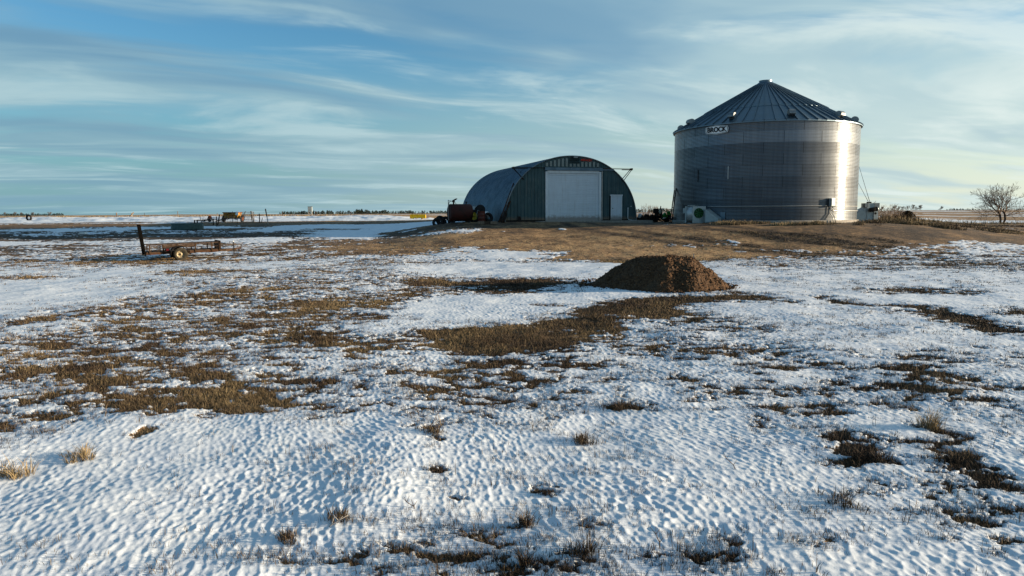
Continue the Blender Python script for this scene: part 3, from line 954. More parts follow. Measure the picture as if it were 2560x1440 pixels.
def build_fans():
    # aeration fan with round housing and green inlet
    p = bin_world(phi_of(1778), BIN_R + .72)
    t = thing('aeration_fan', 'aeration fan with green round inlet at the left foot of the grain bin', 'fan',
              (p.x, p.y, BIN_Z - .18), R(-19.7) + phi_of(1778) * .55)
    m = MB()
    Mx = Matrix.Translation((-.92, 0, .68)) @ Matrix.Rotation(R(90), 4, 'Y')
    m.lathe([(.60, 0), (.62, .02), (.62, .58), (.60, .60)], 40, Mx)
    m.build('housing', M('bright_zinc'), t)
    m = MB(); m.box((-.97, 0, .64), (.10, 1.16, 1.28)); m.build('back_plate', M('galv_paint'), t)
    m = MB(); m.box((-1.14, -.35, .95), (.20, .26, .36)); m.build('control_box', M('galv_paint'), t)
    m = MB(); m.box((-.66, -.02, 1.34), (.60, .5, .05)); m.build('lid', M('galv_paint'), t)
    e = Rz(R(48))
    pc = Vector((-.02, -.30, .64))
    m = MB(); m.box(pc, (1.02, .05, 1.28), e); m.box(pc + e @ Vector((.53, .08, 0)), (.04, .20, 1.28), e)
    pl = m.build('inlet_plate', M('galv_paint'), t)
    m = MB(); Mr = Matrix.Translation(pc + e @ Vector((-.02, -.03, .12))) @ e.to_4x4() @ Matrix.Rotation(R(90), 4, 'X')
    m.lathe([(.36, 0), (.385, .0), (.385, .04), (.35, .04), (.33, -.02)], 32, Mr, True, False)
    m.lathe([(.08, .02), (.08, .05), (0, .06)], 12, Mr)
    m.build('inlet_ring', M('fan_green'), pl)
    m = MB(); m.lathe([(.345, .008), (0, .010)], 32, Mr, False); m.build('inlet_opening', M('dark_gap'), pl)
    m = MB()
    for k in range(8):
        a = 2 * math.pi * k / 8
        q = [Mr @ Vector((r * math.cos(a + d), r * math.sin(a + d), .02 + .025 * u)) for r, d, u in ((.07, 0, 0), (.33, -.1, 0), (.33, .38, 1), (.07, .5, 1))]
        m.add(q + [v + (Mr.to_3x3() @ Vector((0, 0, .006))) for v in q], [(0, 1, 2, 3), (7, 6, 5, 4), (0, 4, 5, 1), (1, 5, 6, 2), (2, 6, 7, 3), (3, 7, 4, 0)])
    m.build('fan_blades', M('fan_green'), pl)
    m = MB()
    m.prism([(.52, -.34, 0), (1.52, -.34, 0), (1.52, -.34, .36), (.52, -.34, 1.04)], (0, .95, 0))
    m.box((.51, .1, .53), (.03, .95, 1.08))
    m.build('duct', M('galv_paint'), t)
    m = MB(); m.box((-.1, .35, .55), (1.0, .5, .9)); m.build('fan_chamber', M('galv_small'), t)
    # second fan at the right side
    p = bin_world(R(96), BIN_R + .05)
    t = thing('aeration_fan', 'grey aeration fan with control boxes and cables at the right side of the grain bin', 'fan',
              (p.x, p.y, BIN_Z - .15), R(2))
    m = MB(); m.prism([(-.5, -.42, 0), (.70, -.42, 0), (.70, -.42, 1.12), (-.5, -.42, .42)], (0, .84, 0))
    m.build('duct', M('galv_paint'), t)
    m = MB(); m.box((1.02, 0, .72), (.62, .9, 1.44)); m.build('fan_chamber', M('galv_paint'), t)
    m = MB(); m.box((.62, -.40, 1.27), (.26, .3, .34)); m.build('control_box', M('galv_small'), t)
    m = MB(); m.box((1.52, -.30, 1.22), (.42, .34, .46)); m.build('control_box', M('galv_small'), t)
    m = MB(); m.box((1.05, -.1, 1.50), (.26, .3, .10)); m.build('top_box', M('black_iron'), t)
    m = MB(); m.box((1.42, -.1, .52), (.34, .9, 1.04)); pl = m.build('inlet_plate', M('galv_paint'), t)
    m = MB(); m.lathe([(.09, 0), (.09, .02)], 16, Matrix.Translation((1.36, -.56, .62)) @ Matrix.Rotation(R(90), 4, 'X')); m.build('port', M('dark_gap'), pl)
    m = MB(); m.lathe([(0, -.34), (.15, -.30), (.17, -.26), (.17, .26), (.15, .3), (0, .33)], 18, Matrix.Translation((1.12, -.62, .93)) @ Matrix.Rotation(R(80), 4, 'Y')); mo = m.build('motor', M('black_iron'), t)
    m = MB(); m.lathe([(.19, -.02), (.19, .05)], 18, Matrix.Translation((1.42, -.62, .98)) @ Matrix.Rotation(R(80), 4, 'Y')); m.build('motor_bell', M('galv_small'), mo)
    m = MB(); m.bar((1.66, -.3, 0), (1.66, -.3, 1.0), .05); m.build('support_leg', M('galv_small'), t)
    for dx, hz in ((.98, 3.4), (1.10, 5.1)):
        c = Vector((dx, -.1, 1.56)); a = Vector((-.22 if hz < 4 else -.28, -.3, hz)); mid = c.lerp(a, .22)
        m = MB(); m.tube([c, mid, a], [.022, .016, .012], 5, smooth=False)
        m.build('cable', M('black_iron'), t)


# ------------------------------------------------------------------ arched shed
SH = (5.0, 57.6, 1.9); SRZ = R(16.4); SA, SB, SL = 5.77, 5.30, 16.5


def arch(t, a=SA, b=SB, n=2.08):
    c, s = math.cos(t), math.sin(t)
    return (a * math.copysign(abs(c) ** (2 / n), c), b * max(s, 0) ** (2 / n))


def arch_h(x, n=2.08):
    q = min(1, abs(x) / SA); return SB * (1 - q ** n) ** (1 / n)


def shw(u, v=0.0, z=0.0):
    p = Rz(SRZ) @ Vector((u, v, z)); return Vector((SH[0] + p.x, SH[1] + p.y, SH[2] + p.z))


def build_shed():
    s = thing('arched_shed', 'blue grey arched steel shed with a wide white roll door', 'shed', SH, SRZ)
    na, pitch, per = 60, .30, 8
    ny = int(SL / pitch * per)
    pts = [arch(math.pi * (1 - k / na)) for k in range(na + 1)]
    P = np.array(pts)
    # even spacing along the arch
    seg = np.r_[0, np.cumsum(np.hypot(*np.diff(P, axis=0).T))]; u = np.linspace(0, seg[-1], na + 1)
    P = np.stack([np.interp(u, seg, P[:, 0]), np.interp(u, seg, P[:, 1])], 1)
    tg = np.gradient(P, axis=0); nrm = np.stack([-tg[:, 1], tg[:, 0]], 1); nrm /= np.hypot(nrm[:, 0], nrm[:, 1])[:, None]
    yy = np.linspace(-.10, SL, ny + 1); off = .032 * np.cos(yy / pitch * 2 * np.pi)
    V = np.zeros((ny + 1, na + 1, 3))
    V[..., 0] = P[None, :, 0] + nrm[None, :, 0] * off[:, None]
    V[..., 2] = np.maximum(P[None, :, 1] + nrm[None, :, 1] * off[:, None], 0)
    V[..., 1] = yy[:, None]
    i = np.arange(ny)[:, None] * (na + 1); j = np.arange(na)[None]
    Fc = np.stack([i + j, i + j + 1, i + na + 2 + j, i + na + 1 + j], -1).reshape(-1, 4)
    new_obj('roof', np_mesh('roof', V.reshape(-1, 3), Fc, M('arch_steel')), s)
    # edge trim of the arch
    m = MB(); m.tube([(x, -.10, z) for x, z in pts], .045, 6, smooth=False); m.build('arch_trim', M('galv_small'), s)
    # front wall of ribbed sheets, open behind the doors
    def ribs(x0, x1, zb, top, name, mt, p=.34, d=.05, y0=.02, parent=s):
        m = MB(); xs = []; x = x0
        while x < x1 - 1e-6:
            for f, dd in ((0, 0), (.50, 0), (.60, -d), (.90, -d), (1.0, 0)):
                q = x + f * p
                if q < x1: xs.append((q, dd))
            x += p
        xs.append((x1, 0))
        for (a, da), (c, dc) in zip(xs[:-1], xs[1:]):
            if c - a < 1e-5: continue
            ta, tc_ = top(a), top(c)
            if max(ta, tc_) <= zb + .01: continue
            ta, tc_ = max(ta, zb + .005), max(tc_, zb + .005)
            m.add([(a, y0 + da, zb), (c, y0 + dc, zb), (c, y0 + dc, tc_), (a, y0 + da, ta)], [(0, 1, 2, 3)])
        return m.build(name, mt, parent)
    A = lambda x: arch_h(x) - .02
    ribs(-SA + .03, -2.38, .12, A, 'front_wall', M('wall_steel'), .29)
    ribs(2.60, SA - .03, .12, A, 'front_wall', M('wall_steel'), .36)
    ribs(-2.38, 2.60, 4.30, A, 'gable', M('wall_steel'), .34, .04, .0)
    # lighter weathered bays of the gable
    x = -2.34
    k = 0
    while x < 2.4:
        w = .20; top = min(A(x), A(x + w)) - .14; bot = 4.44
        if -.42 < x + w / 2 < .72: top = 4.68
        if .72 < x < 1.7: top = min(top, 4.84)
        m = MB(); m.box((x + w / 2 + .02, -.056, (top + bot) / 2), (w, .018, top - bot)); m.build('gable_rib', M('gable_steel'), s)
        if .72 < x < 1.5:
            t2 = min(A(x), A(x + w)) - .10
            if t2 > 5.14: m = MB(); m.box((x + w / 2 + .02, -.056, (t2 + 5.12) / 2), (w, .018, t2 - 5.12)); m.build('gable_rib', M('gable_steel'), s)
        x += .342; k += 1
    m = MB(); m.box((.11, -.09, 4.23), (5.06, .16, .25)); m.build('header_beam', M('arch_steel'), s)
    m = MB(); m.box((0, .10, .06), (2 * SA - .1, .06, .12)); m.build('foundation', M('dark_gap'), s)
    m = MB()
    P2 = [(x, SL - .05, z) for x, z in pts]; m.add(P2, [list(range(len(P2)))]); m.build('rear_wall', M('wall_steel'), s)
    # roll door
    m = MB(); m.box((-2.245, -.02, 2.02), (.19, .14, 4.04)); m.box((2.455, -.02, 2.02), (.19, .14, 4.04)); m.box((.105, -.02, 4.01), (4.50, .137, .18))
    fr = m.build('door_frame', M('white_trim'), s)
    m = MB(); z = .0; g = random.Random(4)
    NS = 20
    for q in range(NS):
        z0, z1 = 3.92 * q / NS, 3.92 * (q + 1) / NS
        xa, xb = -2.15, 2.36; e = .010 + .006 * (q % 2)
        yb = .035
        m.add([(xa, yb, z0), (xb, yb, z0), (xb, yb - e, z0 + .014), (xa, yb - e, z0 + .014),
               (xb, yb - e * .6, z1 - .016), (xa, yb - e * .6, z1 - .016), (xb, yb + .012, z1), (xa, yb + .012, z1)],
              [(0, 1, 2, 3), (3, 2, 4, 5), (5, 4, 6, 7)])
    rd = m.build('roll_door', M('white_door'), s)
    m = MB()
    for q in (2, 4, 5, 7, 9, 10, 12, 14, 15, 17):
        m.box((.105, .018, 3.92 * q / NS), (4.5, .006, .012))
    m.build('panel_joints', M('white_trim'), rd)
    m = MB(); m.box((2.62, -.07, 2.1), (.06, .10, 4.1)); m.build('door_guide', M('pale_wood'), s)
    # walk door
    m = MB(); m.box((3.46, -.05, 1.08), (.09, .12, 2.04)); m.box((4.40, -.05, 1.08), (.09, .12, 2.04)); m.box((3.93, -.06, 2.13), (1.12, .13, .09))
    m.build('door_frame', M('white_trim'), s)
    m = MB(); m.box((3.93, -.035, 1.08), (.84, .05, 2.0)); dr = m.build('walk_door', M('white_door'), s)
    m = MB(); m.box((3.60, -.08, 1.03), (.05, .05, .08)); m.build('door_handle', M('dark_gap'), dr)
    m = MB(); m.box((3.375, -.05, 1.1), (.07, .09, 1.98)); m.build('door_gap', M('dark_gap'), s)
    # louvre
    m = MB(); m.box((.14, -.05, 4.98), (.90, .06, .56)); lv = m.build('louvre', M('dark_gap'), s)
    m = MB(); m.box((-.33, -.09, 4.98), (.05, .06, .60)); m.box((.61, -.09, 4.98), (.05, .06, .60))
    for q in range(5): m.box((.14, -.10, 4.74 + q * .125), (.90, .012, .085), Matrix.Rotation(R(35), 3, 'X'))
    m.build('louvre_slats', M('wall_steel'), lv)
    m = MB(); m.box((.17, -.22, 5.19), (.34, .26, .12)); m.bar((.17, -.05, 5.19), (.17, .05, 5.19), .05); lf = m.build('flood_light', M('galv_small'), s)
    me = text_mesh('MIRACLE', .25, .01, .012); me.materials.append(M('red_letter'))
    o = new_obj('lettering', me, s, (1.20, -.085, 4.98), (R(90), 0, 0))
    wx = max(v.co.x for v in me.vertices) - min(v.co.x for v in me.vertices); o.scale = (.98 / wx, 1, 1)
    # old sliding door rails reaching past the arch
    zr = 4.27
    for (a, c, bu, bz) in ((2.62, 5.15, 4.40, 3.42), (-2.40, -5.15, -4.15, 3.35)):
        m = MB(); sg = 1 if c > 0 else -1
        m.bar((a, -.16, zr + .03), (c, -.16, zr + .03), .05, .06); rl = m.build('door_rail', M('rust') if sg > 0 else M('black_iron'), s)
        m = MB(); m.bar((a + sg * 1.6, -.44, zr - .06), (c, -.44, zr - .06), .05, .05); m.bar((c, -.10, zr), (c, -.50, zr), .10, .16); m.build('rail_end', M('rust') if sg > 0 else M('black_iron'), rl)
        m = MB(); m.bar((c, -.16, zr), (bu, -.05, bz), .05, .05); m.build('rail_brace', M('black_iron'), rl)
        m = MB(); m.bar((c, -.44, zr - .03), (bu + sg * .12, -.05, bz - .16 if sg > 0 else bz + .05), .05, .05); m.build('rail_brace', M('black_iron'), rl)
    m = MB(); m.box((3.15, -.10, zr - .06), (1.0, .10, .10)); m.build('header_beam', M('arch_steel'), s)
    m = MB(); m.tube([(4.98, -.12, 1.0), (4.98, -.12, .25), (5.02, -.14, .10), (5.4, -.16, .03), (5.75, -.2, .02)], .028, 6); m.build('drain_pipe', M('plastic_white'), s)
    m = MB(); m.box((4.98, -.12, 1.05), (.07, .07, .09)); m.build('outlet', M('plastic_white'), s); m = MB(); m.box((5.28, -.09, 1.2), (.05, .05, .06)); m.build('outlet', M('plastic_white'), s)
    # concrete apron
    ap = MB(); pts2 = [shw(-3.2, -1.3, .03), shw(6.6, -1.5, .03), shw(6.6, .14, .03), shw(-3.2, .14, .03)]
    ap.prism([Vector(p) for p in pts2], (0, 0, -.5)); tag(ap.build('concrete_apron', M('concrete')), kind='structure')


def tyre(parent, name, c, r, w, M4, rim=None, mt='rubber', rimr=.55, detail=False):
    """tyre about local Z of M4, with rim as sub-part"""
    m = MB(); q = r * rimr
    Mx = Matrix.Translation(c) @ M4
    m.lathe([(q, -w * .40), (r * .80, -w * .5), (r * .95, -w * .42), (r, -w * .25), (r, w * .25), (r * .95, w * .42), (r * .80, w * .5), (q, w * .40), (q, -w * .40)], 28, Mx)
    n = 22
    for k in range(n):
        a = 2 * math.pi * k / n; p = Mx @ Vector((r * .985 * math.cos(a), r * .985 * math.sin(a), 0))
        e = (Mx.to_3x3() @ Matrix.Rotation(a, 3, 'Z')); m.box(p, (r * .05, r * .12, w * .72), e)
    t = m.build(name, M(mt), parent)
    if rim:
        m = MB()
        m.lathe([(q, -w * .36), (q * .96, -w * .34), (q * .90, -w * .12), (q * .55, -w * .06), (q * .30, -w * .14), (q * .28, -w * .2), (0, -w * .2)], 24, Mx, True, False)
        m.lathe([(q, w * .36), (q * .9, w * .1), (0, w * .05)], 24, Mx, True, False)
        rm = m.build('rim', M(rim), t)
        for k in range(8 if detail else 0):
            a = 2 * math.pi * k / 8; m = MB()
            m.lathe([(q * .085, 0), (q * .085, -.006 * w)], 8, Mx @ Matrix.Translation((q * .72 * math.cos(a), q * .72 * math.sin(a), -w * .105)))
            m.build('rim_hole', M('dark_gap'), t)
        m = MB(); m.lathe([(q * .16, -w * .1), (q * .15, -w * .34), (0, -w * .35)], 12, Mx); m.build('hub', M('black_iron'), t)
    return t


FACE = Matrix.Rotation(R(90), 4, 'X')      # wheel axis along local Y, its -Z face towards +Y


def build_trailer():
    g = gnd(452, 650)
    az = math.atan2(.54, .84)
    t = thing('utility_trailer', 'rusty open utility trailer with an upright rear ramp standing in the snow', 'trailer', (g.x, g.y, g.z - .04), az)
    # local x: towards the tongue, local y: away from the viewer; near wheel centre at origin
    T = M('rusty_frame'); D = M('dark_wood'); K = M('black_iron')
    W = 1.50; y0, y1 = .18, .18 + W - .1
    tilt = .022
    def P(x, y, z): return Vector((x, y, z + x * tilt))
    m = MB()
    for y in (y0, y1): m.bar(P(-1.62, y, .44), P(2.06, y, .44), .05, .10)
    for x in (-1.62, -.9, -.2, .5, 1.2, 2.04): m.bar(P(x, y0, .44), P(x, y1, .44), .05, .08)
    m.build('chassis', M('rust'), t)
    m = MB()
    for k in range(9):
        y = y0 + .06 + k * (y1 - y0 - .1) / 8; m.bar(P(-1.6, y, .515), P(2.0, y, .515), .14, .04)
    m.build('deck', D, t)
    for y in (y0, y1):
        m = MB(); m.bar(P(-1.60, y, .90), P(2.04, y, .90), .05, .05)
        m.build('top_rail', D if y == y0 else K, t)
        for x in (-1.45, -.80, -.10 if y == y0 else -.4, .78, 1.62, 2.02):
            m = MB(); m.bar(P(x, y - (.03 if y == y0 else -.03), .38), P(x, y - (.03 if y == y0 else -.03), .91), .055, .05)
            m.build('rail_post', T if y == y0 else K, t)
    m = MB(); m.bar(P(-.86, y0 - .03, .80), P(.84, y0 - .03, .80), .03, .14); m.build('side_board', D, t)
    m = MB()
    for k in range(7): m.bar(P(2.07, y0 + .02 + k * .22, .50), P(2.07, y0 + .02 + k * .22, .98), .20, .03, up=(1, 0, 0))
    m.bar(P(2.03, y0, .97), P(2.03, y1, .97), .05); m.bar(P(1.55, y0 - .01, .70), P(2.05, y0 - .01, .70), .02, .02)
    m.build('front_board', D, t)
    # ramp gate, upright
    m = MB(); lx = -.18
    for y in (y0, y1): m.bar(P(-1.66, y, .34), P(-1.66 + lx, y, 2.00), .07, .10)
    for k in range(5): m.bar(P(-1.67 + lx * k / 4, y0, .50 + k * .37), P(-1.67 + lx * k / 4, y1, .50 + k * .37), .05, .05)
    m.build('ramp_gate', M('gate_black'), t)
    m = MB()
    for k in range(12): m.bar(P(-1.67, y0 + .08 + k * .11, .40), P(-1.67 + lx, y0 + .08 + k * .11, 1.98), .012, .012)
    m.build('gate_mesh', M('gate_black'), t)
    # tongue
    m = MB(); m.bar(P(1.45, y0 + .05, .40), P(3.02, (y0 + y1) / 2 - .04, .44), .06, .10); m.bar(P(1.45, y1 - .05, .40), P(3.02, (y0 + y1) / 2 + .04, .44), .06, .10)
    tn = m.build('tongue', T, t)
    m = MB(); m.bar(P(2.95, (y0 + y1) / 2, .47), P(3.30, (y0 + y1) / 2, .49), .08, .08); m.build('coupler', M('rust'), tn)
    yj = (y0 + y1) / 2 - .12
    m = MB(); m.bar((2.88, yj, .03), (2.88, yj, .92), .05); m.bar((2.88, yj, .90), (2.66, yj, .93), .03); m.bar((2.66, yj, .93), (2.66, yj, .87), .03); m.box((2.88, yj, .02), (.16, .16, .03)); m.build('jack', K, tn)
    m = MB(); m.box((2.88, yj, .95), (.07, .07, .05)); m.build('jack_cap', M('plastic_white'), tn)
    # axle and wheels
    m = MB(); m.bar((0, .05, .36), (0, 1.60, .36), .06); m.build('axle', K, t)
    WA = Matrix.Rotation(R(-90), 4, 'X')
    tyre(t, 'wheel', (0, -.02, .355), .355, .22, WA, 'wheel_rim', 'rubber_dusty', .56, True)
    tyre(t, 'wheel', (0, 1.62, .355), .355, .22, Matrix.Rotation(R(90), 4, 'X'), 'wheel_rim', 'rubber', .56)
    for (ya, yb) in ((-.15, .13), (1.48, 1.76)):
        m = MB(); n = 14; out = []
        for k in range(n + 1):
            a = math.pi * (1.02 - 1.04 * k / n); out.append((.47 * math.cos(a), .36 + .44 * math.sin(a) * .98))
        for (a, c) in zip(out[:-1], out[1:]):
            q = [(a[0], ya, a[1]), (c[0], ya, c[1]), (c[0], yb, c[1]), (a[0], yb, a[1])]
            nn = Vector((a[0], 0, a[1] - .36)).normalized() * .02
            m.add([Vector(v) for v in q] + [Vector(v) + nn for v in q], [(0, 1, 2, 3), (7, 6, 5, 4), (0, 4, 5, 1), (2, 6, 7, 3)])
        m.build('fender', K, t)
    m = MB(); m.box((-.62, -.02, .62), (.13, .06, .11)); m.build('tail_light', M('tail_red'), t)
    m = MB(); m.box((-.62, .06, .62), (.22, .10, .20)); m.build('light_bracket', K, t); m = MB(); m.box((-1.02, .12, .60), (.12, .06, .10)); m.build('light_bracket', K, t)


PILE_RZ = R(-34)


def build_pile():
    c = gnd(1690, 727); c = Vector((c.x, c.y + 1.0, 0))
    n = 300; nr = 130
    th = np.linspace(0, 2 * np.pi, n, endpoint=False); q = np.linspace(0, 1.0, nr)
    Q, T = np.meshgrid(q, th, indexing='ij')
    ax = np.where(np.cos(T) > 0, 1.95, 3.15); ay = np.where(np.sin(T) > 0, 1.8, 1.75)
    wob = 1 + .14 * (fbm(np.cos(T) * 1.5 + 4, np.sin(T) * 1.5, 200, 3) - .5) * 2
    X = Q * ax * np.cos(T) * wob; Y = Q * ay * np.sin(T) * wob
    # flat-topped heap: gentle to the left, steep to the right
    xt = (X - .12) / np.where(X > .12, 1.0, 1.0)
    qq_ = Q * (1 + .12 * np.cos(T - 2.4) + .10 * (fbm(X / .9 + 9, Y / .9, 204, 2) - .5))
    h = 1 - sst(.32, 1.0, qq_); h = h ** .92
    h = h * .98
    sag = .16 * sst(.2, 1.7, X) + .05 * sst(-.3, -1.4, X)
    h = h - sag * (h > .4) * sst(.4, .9, h)
    x0, y0 = X * math.cos(PILE_RZ) - Y * math.sin(PILE_RZ) + c.x, X * math.sin(PILE_RZ) + Y * math.cos(PILE_RZ) + c.y
    h = h + (fbm(x0 / .45, y0 / .45, 201, 4, .6) - .5) * .20 * sst(.0, .25, h) + (np.abs(fbm(x0 / .12, y0 / .12, 202, 3) - .5)) * .14 * sst(0, .2, h)
    h = h + (fbm(x0 / .04, y0 / .04, 203, 2) - .5) * .035
    Z = terrain(x0, y0) + h + .01 - .12 * sst(.93, 1.0, Q)
    V = np.stack([X, Y, Z], -1).reshape(-1, 3)
    i = np.arange(nr - 1)[:, None] * n; j = np.arange(n)[None]; j2 = (j + 1) % n
    Fc = np.stack([i + j, i + n + j, i + n + j2, i + j2], -1).reshape(-1, 4)
    g = np.random.default_rng(8); rv, rf = [], []
    def surf(a, qq):
        ii = int(qq * (nr - 1)); jj = int(a / (2 * math.pi) * n) % n; return V[ii * n + jj]
    base = len(V)
    for k in range(3400):
        a = g.uniform(0, 2 * math.pi); qq = math.sqrt(g.uniform(.0, .98)); p = surf(a, qq)
        s = .012 + .045 * g.uniform() ** 4
        if k > 2700:                                   # clods that rolled down past the foot
            p = surf(a, .97) * np.array([1, 1, 0]) * (1 + .16 * g.uniform() ** 2.2)
            wx_ = p[0] * math.cos(PILE_RZ) - p[1] * math.sin(PILE_RZ) + c.x; wy_ = p[0] * math.sin(PILE_RZ) + p[1] * math.cos(PILE_RZ) + c.y
            p = np.array([p[0], p[1], float(terrain(wx_, wy_)) + .055]); s *= 1.3
        o = base + len(rv)
        d = g.normal(0, .25, (6, 3)) * s
        for e, dd in zip(((1, 0, 0), (-1, 0, 0), (0, 1, 0), (0, -1, 0), (0, 0, .8), (0, 0, -.8)), d):
            rv.append(p + np.array(e) * s * g.uniform(.6, 1.4) + dd)
        for a1, a2 in ((0, 2), (2, 1), (1, 3), (3, 0)):
            rf.append((o + a1, o + a2, o + 4)); rf.append((o + a2, o + a1, o + 5))
    m = bpy.data.materials.new('loose_soil'); m.use_nodes = True
    t = NT(m.node_tree); p = m.node_tree.nodes['Principled BSDF']
    pos = t.n('ShaderNodeTexCoord').outputs['Object']
    n1 = t.noise(pos, 14, 5, .7); n2 = t.noise(pos, 2.2, 3, .6); n4 = t.noise(pos, 40, 2, .5)
    cc = t.mix(t.ss(n1, .35, .65), (.026, .015, .009, 1), (.090, .050, .025, 1))
    cc = t.mix(t.math('MULTIPLY', t.ss(n2, .5, .7), .5), cc, (.085, .058, .038, 1))
    cc = t.mix(t.ss(n4, .66, .72), cc, (.24, .20, .16, 1))
    t.link(cc, p.inputs['Base Color']); p.inputs['Roughness'].default_value = .95; p.inputs['Specular IOR Level'].default_value = .15
    bp = t.n('ShaderNodeBump'); bp.inputs['Strength'].default_value = .6; bp.inputs['Distance'].default_value = .03
    t.link(n1, bp.inputs['Height']); t.link(bp.outputs[0], p.inputs['Normal'])
    Vt = np.concatenate([V, np.array(rv)])
    tri = np.concatenate([Fc[:, [0, 1, 2]], Fc[:, [0, 2, 3]], np.array(rf)])
    me = np_mesh('dirt_pile', Vt, tri, m, False)
    o = new_obj('dirt_pile', me, None, (c.x, c.y, 0), (0, 0, PILE_RZ))
    tag(o, 'heap of dark loose soil and stones in the middle of the snow', 'dirt pile')
    # little stake on the crest
    pp = surf(R(35), .40); m = MB(); m.bar((0, 0, -.05), (.01, 0, .17), .02)
    tag(m.build('stake', M('pale_wood'), None, (c.x + pp[0] * math.cos(PILE_RZ) - pp[1] * math.sin(PILE_RZ), c.y + pp[0] * math.sin(PILE_RZ) + pp[1] * math.cos(PILE_RZ), pp[2])), 'tiny pale stake stuck in the top of the soil heap', 'stake')


# ------------------------------------------------------------------ things beside the shed
def simple(name, label, cat, mb, mt, loc=(0, 0, 0), rot=None, group=None):
    o = mb.build(name, M(mt), None, loc, rot); return tag(o, label, cat, group)


def build_shed_side():
    p = at(1150, 531, 55.2); z0 = tz(p.x, p.y)
    t = thing('fuel_tank', 'dark red horizontal fuel tank on short legs left of the arched shed', 'tank', (p.x, p.y, z0), R(22))
    m = MB(); Mx = Matrix.Translation((0, 0, .78)) @ Matrix.Rotation(R(90), 4, 'Y')
    m.lathe([(0, -.93), (.55, -.92), (.64, -.88), (.68, -.82), (.68, .82), (.64, .88), (.55, .92), (0, .93)], 40, Mx); m.build('body', M('tank_red'), t)
    for x in (-.6, .6):
        m = MB(); m.box((x, 0, .10), (.10, .9, .2)); m.build('leg', M('black_iron'), t)
    m = MB(); m.lathe([(.06, 0), (.06, .18), (.11, .18), (.11, .30), (0, .32)], 14, Matrix.Translation((-.52, 0, 1.42)))
    m.bar((-.60, 0, 1.70), (-.28, 0, 1.86), .09, .10); m.bar((-.35, 0, 1.78), (-.22, 0, 1.88), .05); m.bar((-.44, 0, 1.62), (-.30, 0, 1.46), .03)
    pm = m.build('pump', M('black_iron'), t)
    m = MB(); m.tube([(-.60, -.02, 1.66), (-.80, -.05, 1.68), (-.92, -.06, 1.55), (-.96, -.05, 1.2), (-.98, -.04, .8)], .022, 6); m.build('hose', M('rubber'), pm)
    m = MB(); m.bar((-.98, -.1, .2), (-.98, -.1, 1.78), .045); m.bar((-.98, -.1, 1.72), (-.72, -.05, 1.70), .04); m.build('hose_post', M('galv_small'), t)
    m = MB(); m.lathe([(.05, 0), (.05, .14), (.08, .15), (.08, .20), (0, .21)], 12, Matrix.Translation((.52, 0, 1.43))); m.bar((.46, 0, 1.66), (.68, 0, 1.60), .03); m.build('filler_cap', M('black_iron'), t)
    # worn tyres heaped at the left of the tank
    for k, (px, py, Y, r, ax, ay, lab) in enumerate((
            (1094, 551, 55.6, .42, 62, 15, 'worn black tyre at the left end of the heap beside the red tank'),
            (1103, 547, 56.1, .50, 48, 60, 'large black tyre leaning in the heap left of the red tank'),
            (1114, 550, 55.9, .40, 70, -20, 'black tyre lying nearest the red tank'))):
        q = at(px, py, Y); q.z = tz(q.x, q.y) + r * .42
        tt = thing('old_tyre', lab, 'tyre', q, 0, 'worn tyres heaped left of the red tank')
        tt.rotation_euler = (R(ax), R(ay - 20), R(20 * k))
        tyre(tt, 'tyre_body', (0, 0, 0), r, .26, Matrix.Identity(4))
    # wheel with yellow rim
    q = at(1184, 543, 57.0); q.z = tz(q.x, q.y) + .48
    tt = thing('implement_wheel', 'black tyre with a yellow rim behind the right end of the red tank', 'wheel', q, R(28))
    tyre(tt, 'tyre', (0, 0, 0), .52, .30, Matrix.Rotation(R(-90), 4, 'X'), 'yellow_rim', 'rubber', .58)
    # caged water tote
    q = at(1185, 528, 58.4); q.z = tz(q.x, q.y)
    tt = thing('water_tote', 'white plastic water tote in a wire cage behind the red tank', 'tote', q, R(14))
    m = MB(); m.box((0, 0, .80), (.92, .9, .95)); m.build('bottle', M('plastic_white'), tt)
    m = MB(); m.box((0, 0, .16), (1.0, 1.0, .3)); m.build('pallet', M('black_iron'), tt)
    m = MB()
    for x in (-.48, -.24, 0, .24, .48):
        m.bar((x, -.49, .3), (x, -.49, 1.34), .022)
    for z in (.32, .66, 1.0, 1.34): m.bar((-.48, -.49, z), (.48, -.49, z), .022); m.bar((.49, -.48, z), (.49, .48, z), .022)
    m.build('cage', M('galv_small'), tt)
    q = at(1200, 529, 57.2)
    tt = thing('hose_reel', 'round black hose reel standing above the red drum', 'reel', (q.x, q.y, tz(q.x, q.y)), R(15))
    m = MB(); m.lathe([(.12, -.2), (.40, -.2), (.40, -.16), (.30, -.14), (.30, .14), (.40, .16), (.40, .2), (.12, .2)], 24, Matrix.Translation((0, 0, .98)) @ Matrix.Rotation(R(80), 4, 'X')); m.build('reel', M('rubber'), tt)
    m = MB(); m.bar((-.25, -.2, 0), (0, -.2, .98), .06); m.bar((.25, -.2, 0), (0, -.2, .98), .06); m.bar((-.25, .2, 0), (0, .2, .98), .06); m.bar((.25, .2, 0), (0, .2, .98), .06); m.bar((0, -.25, .6), (.45, -.2, .75), .16, .2); m.build('stand', M('black_iron'), tt)
    # drum
    q = at(1204, 543, 54.6); zz = tz(q.x, q.y)
    tt = thing('oil_drum', 'rusty red upright oil drum between the red tank and the shed', 'drum', (q.x, q.y, zz + .04), 0)
    m = MB(); m.lathe([(0, 0), (.27, 0), (.29, .02), (.285, .03), (.285, .30), (.30, .31), (.285, .33), (.285, .58), (.30, .60), (.285, .62), (.285, .86), (.30, .88), (.27, .87), (0, .86)], 28); m.build('shell', M('drum_red'), tt)
    m = MB(); m.box((0, 0, -.02), (.62, .5, .06)); m.build('base_block', M('dark_wood'), tt)
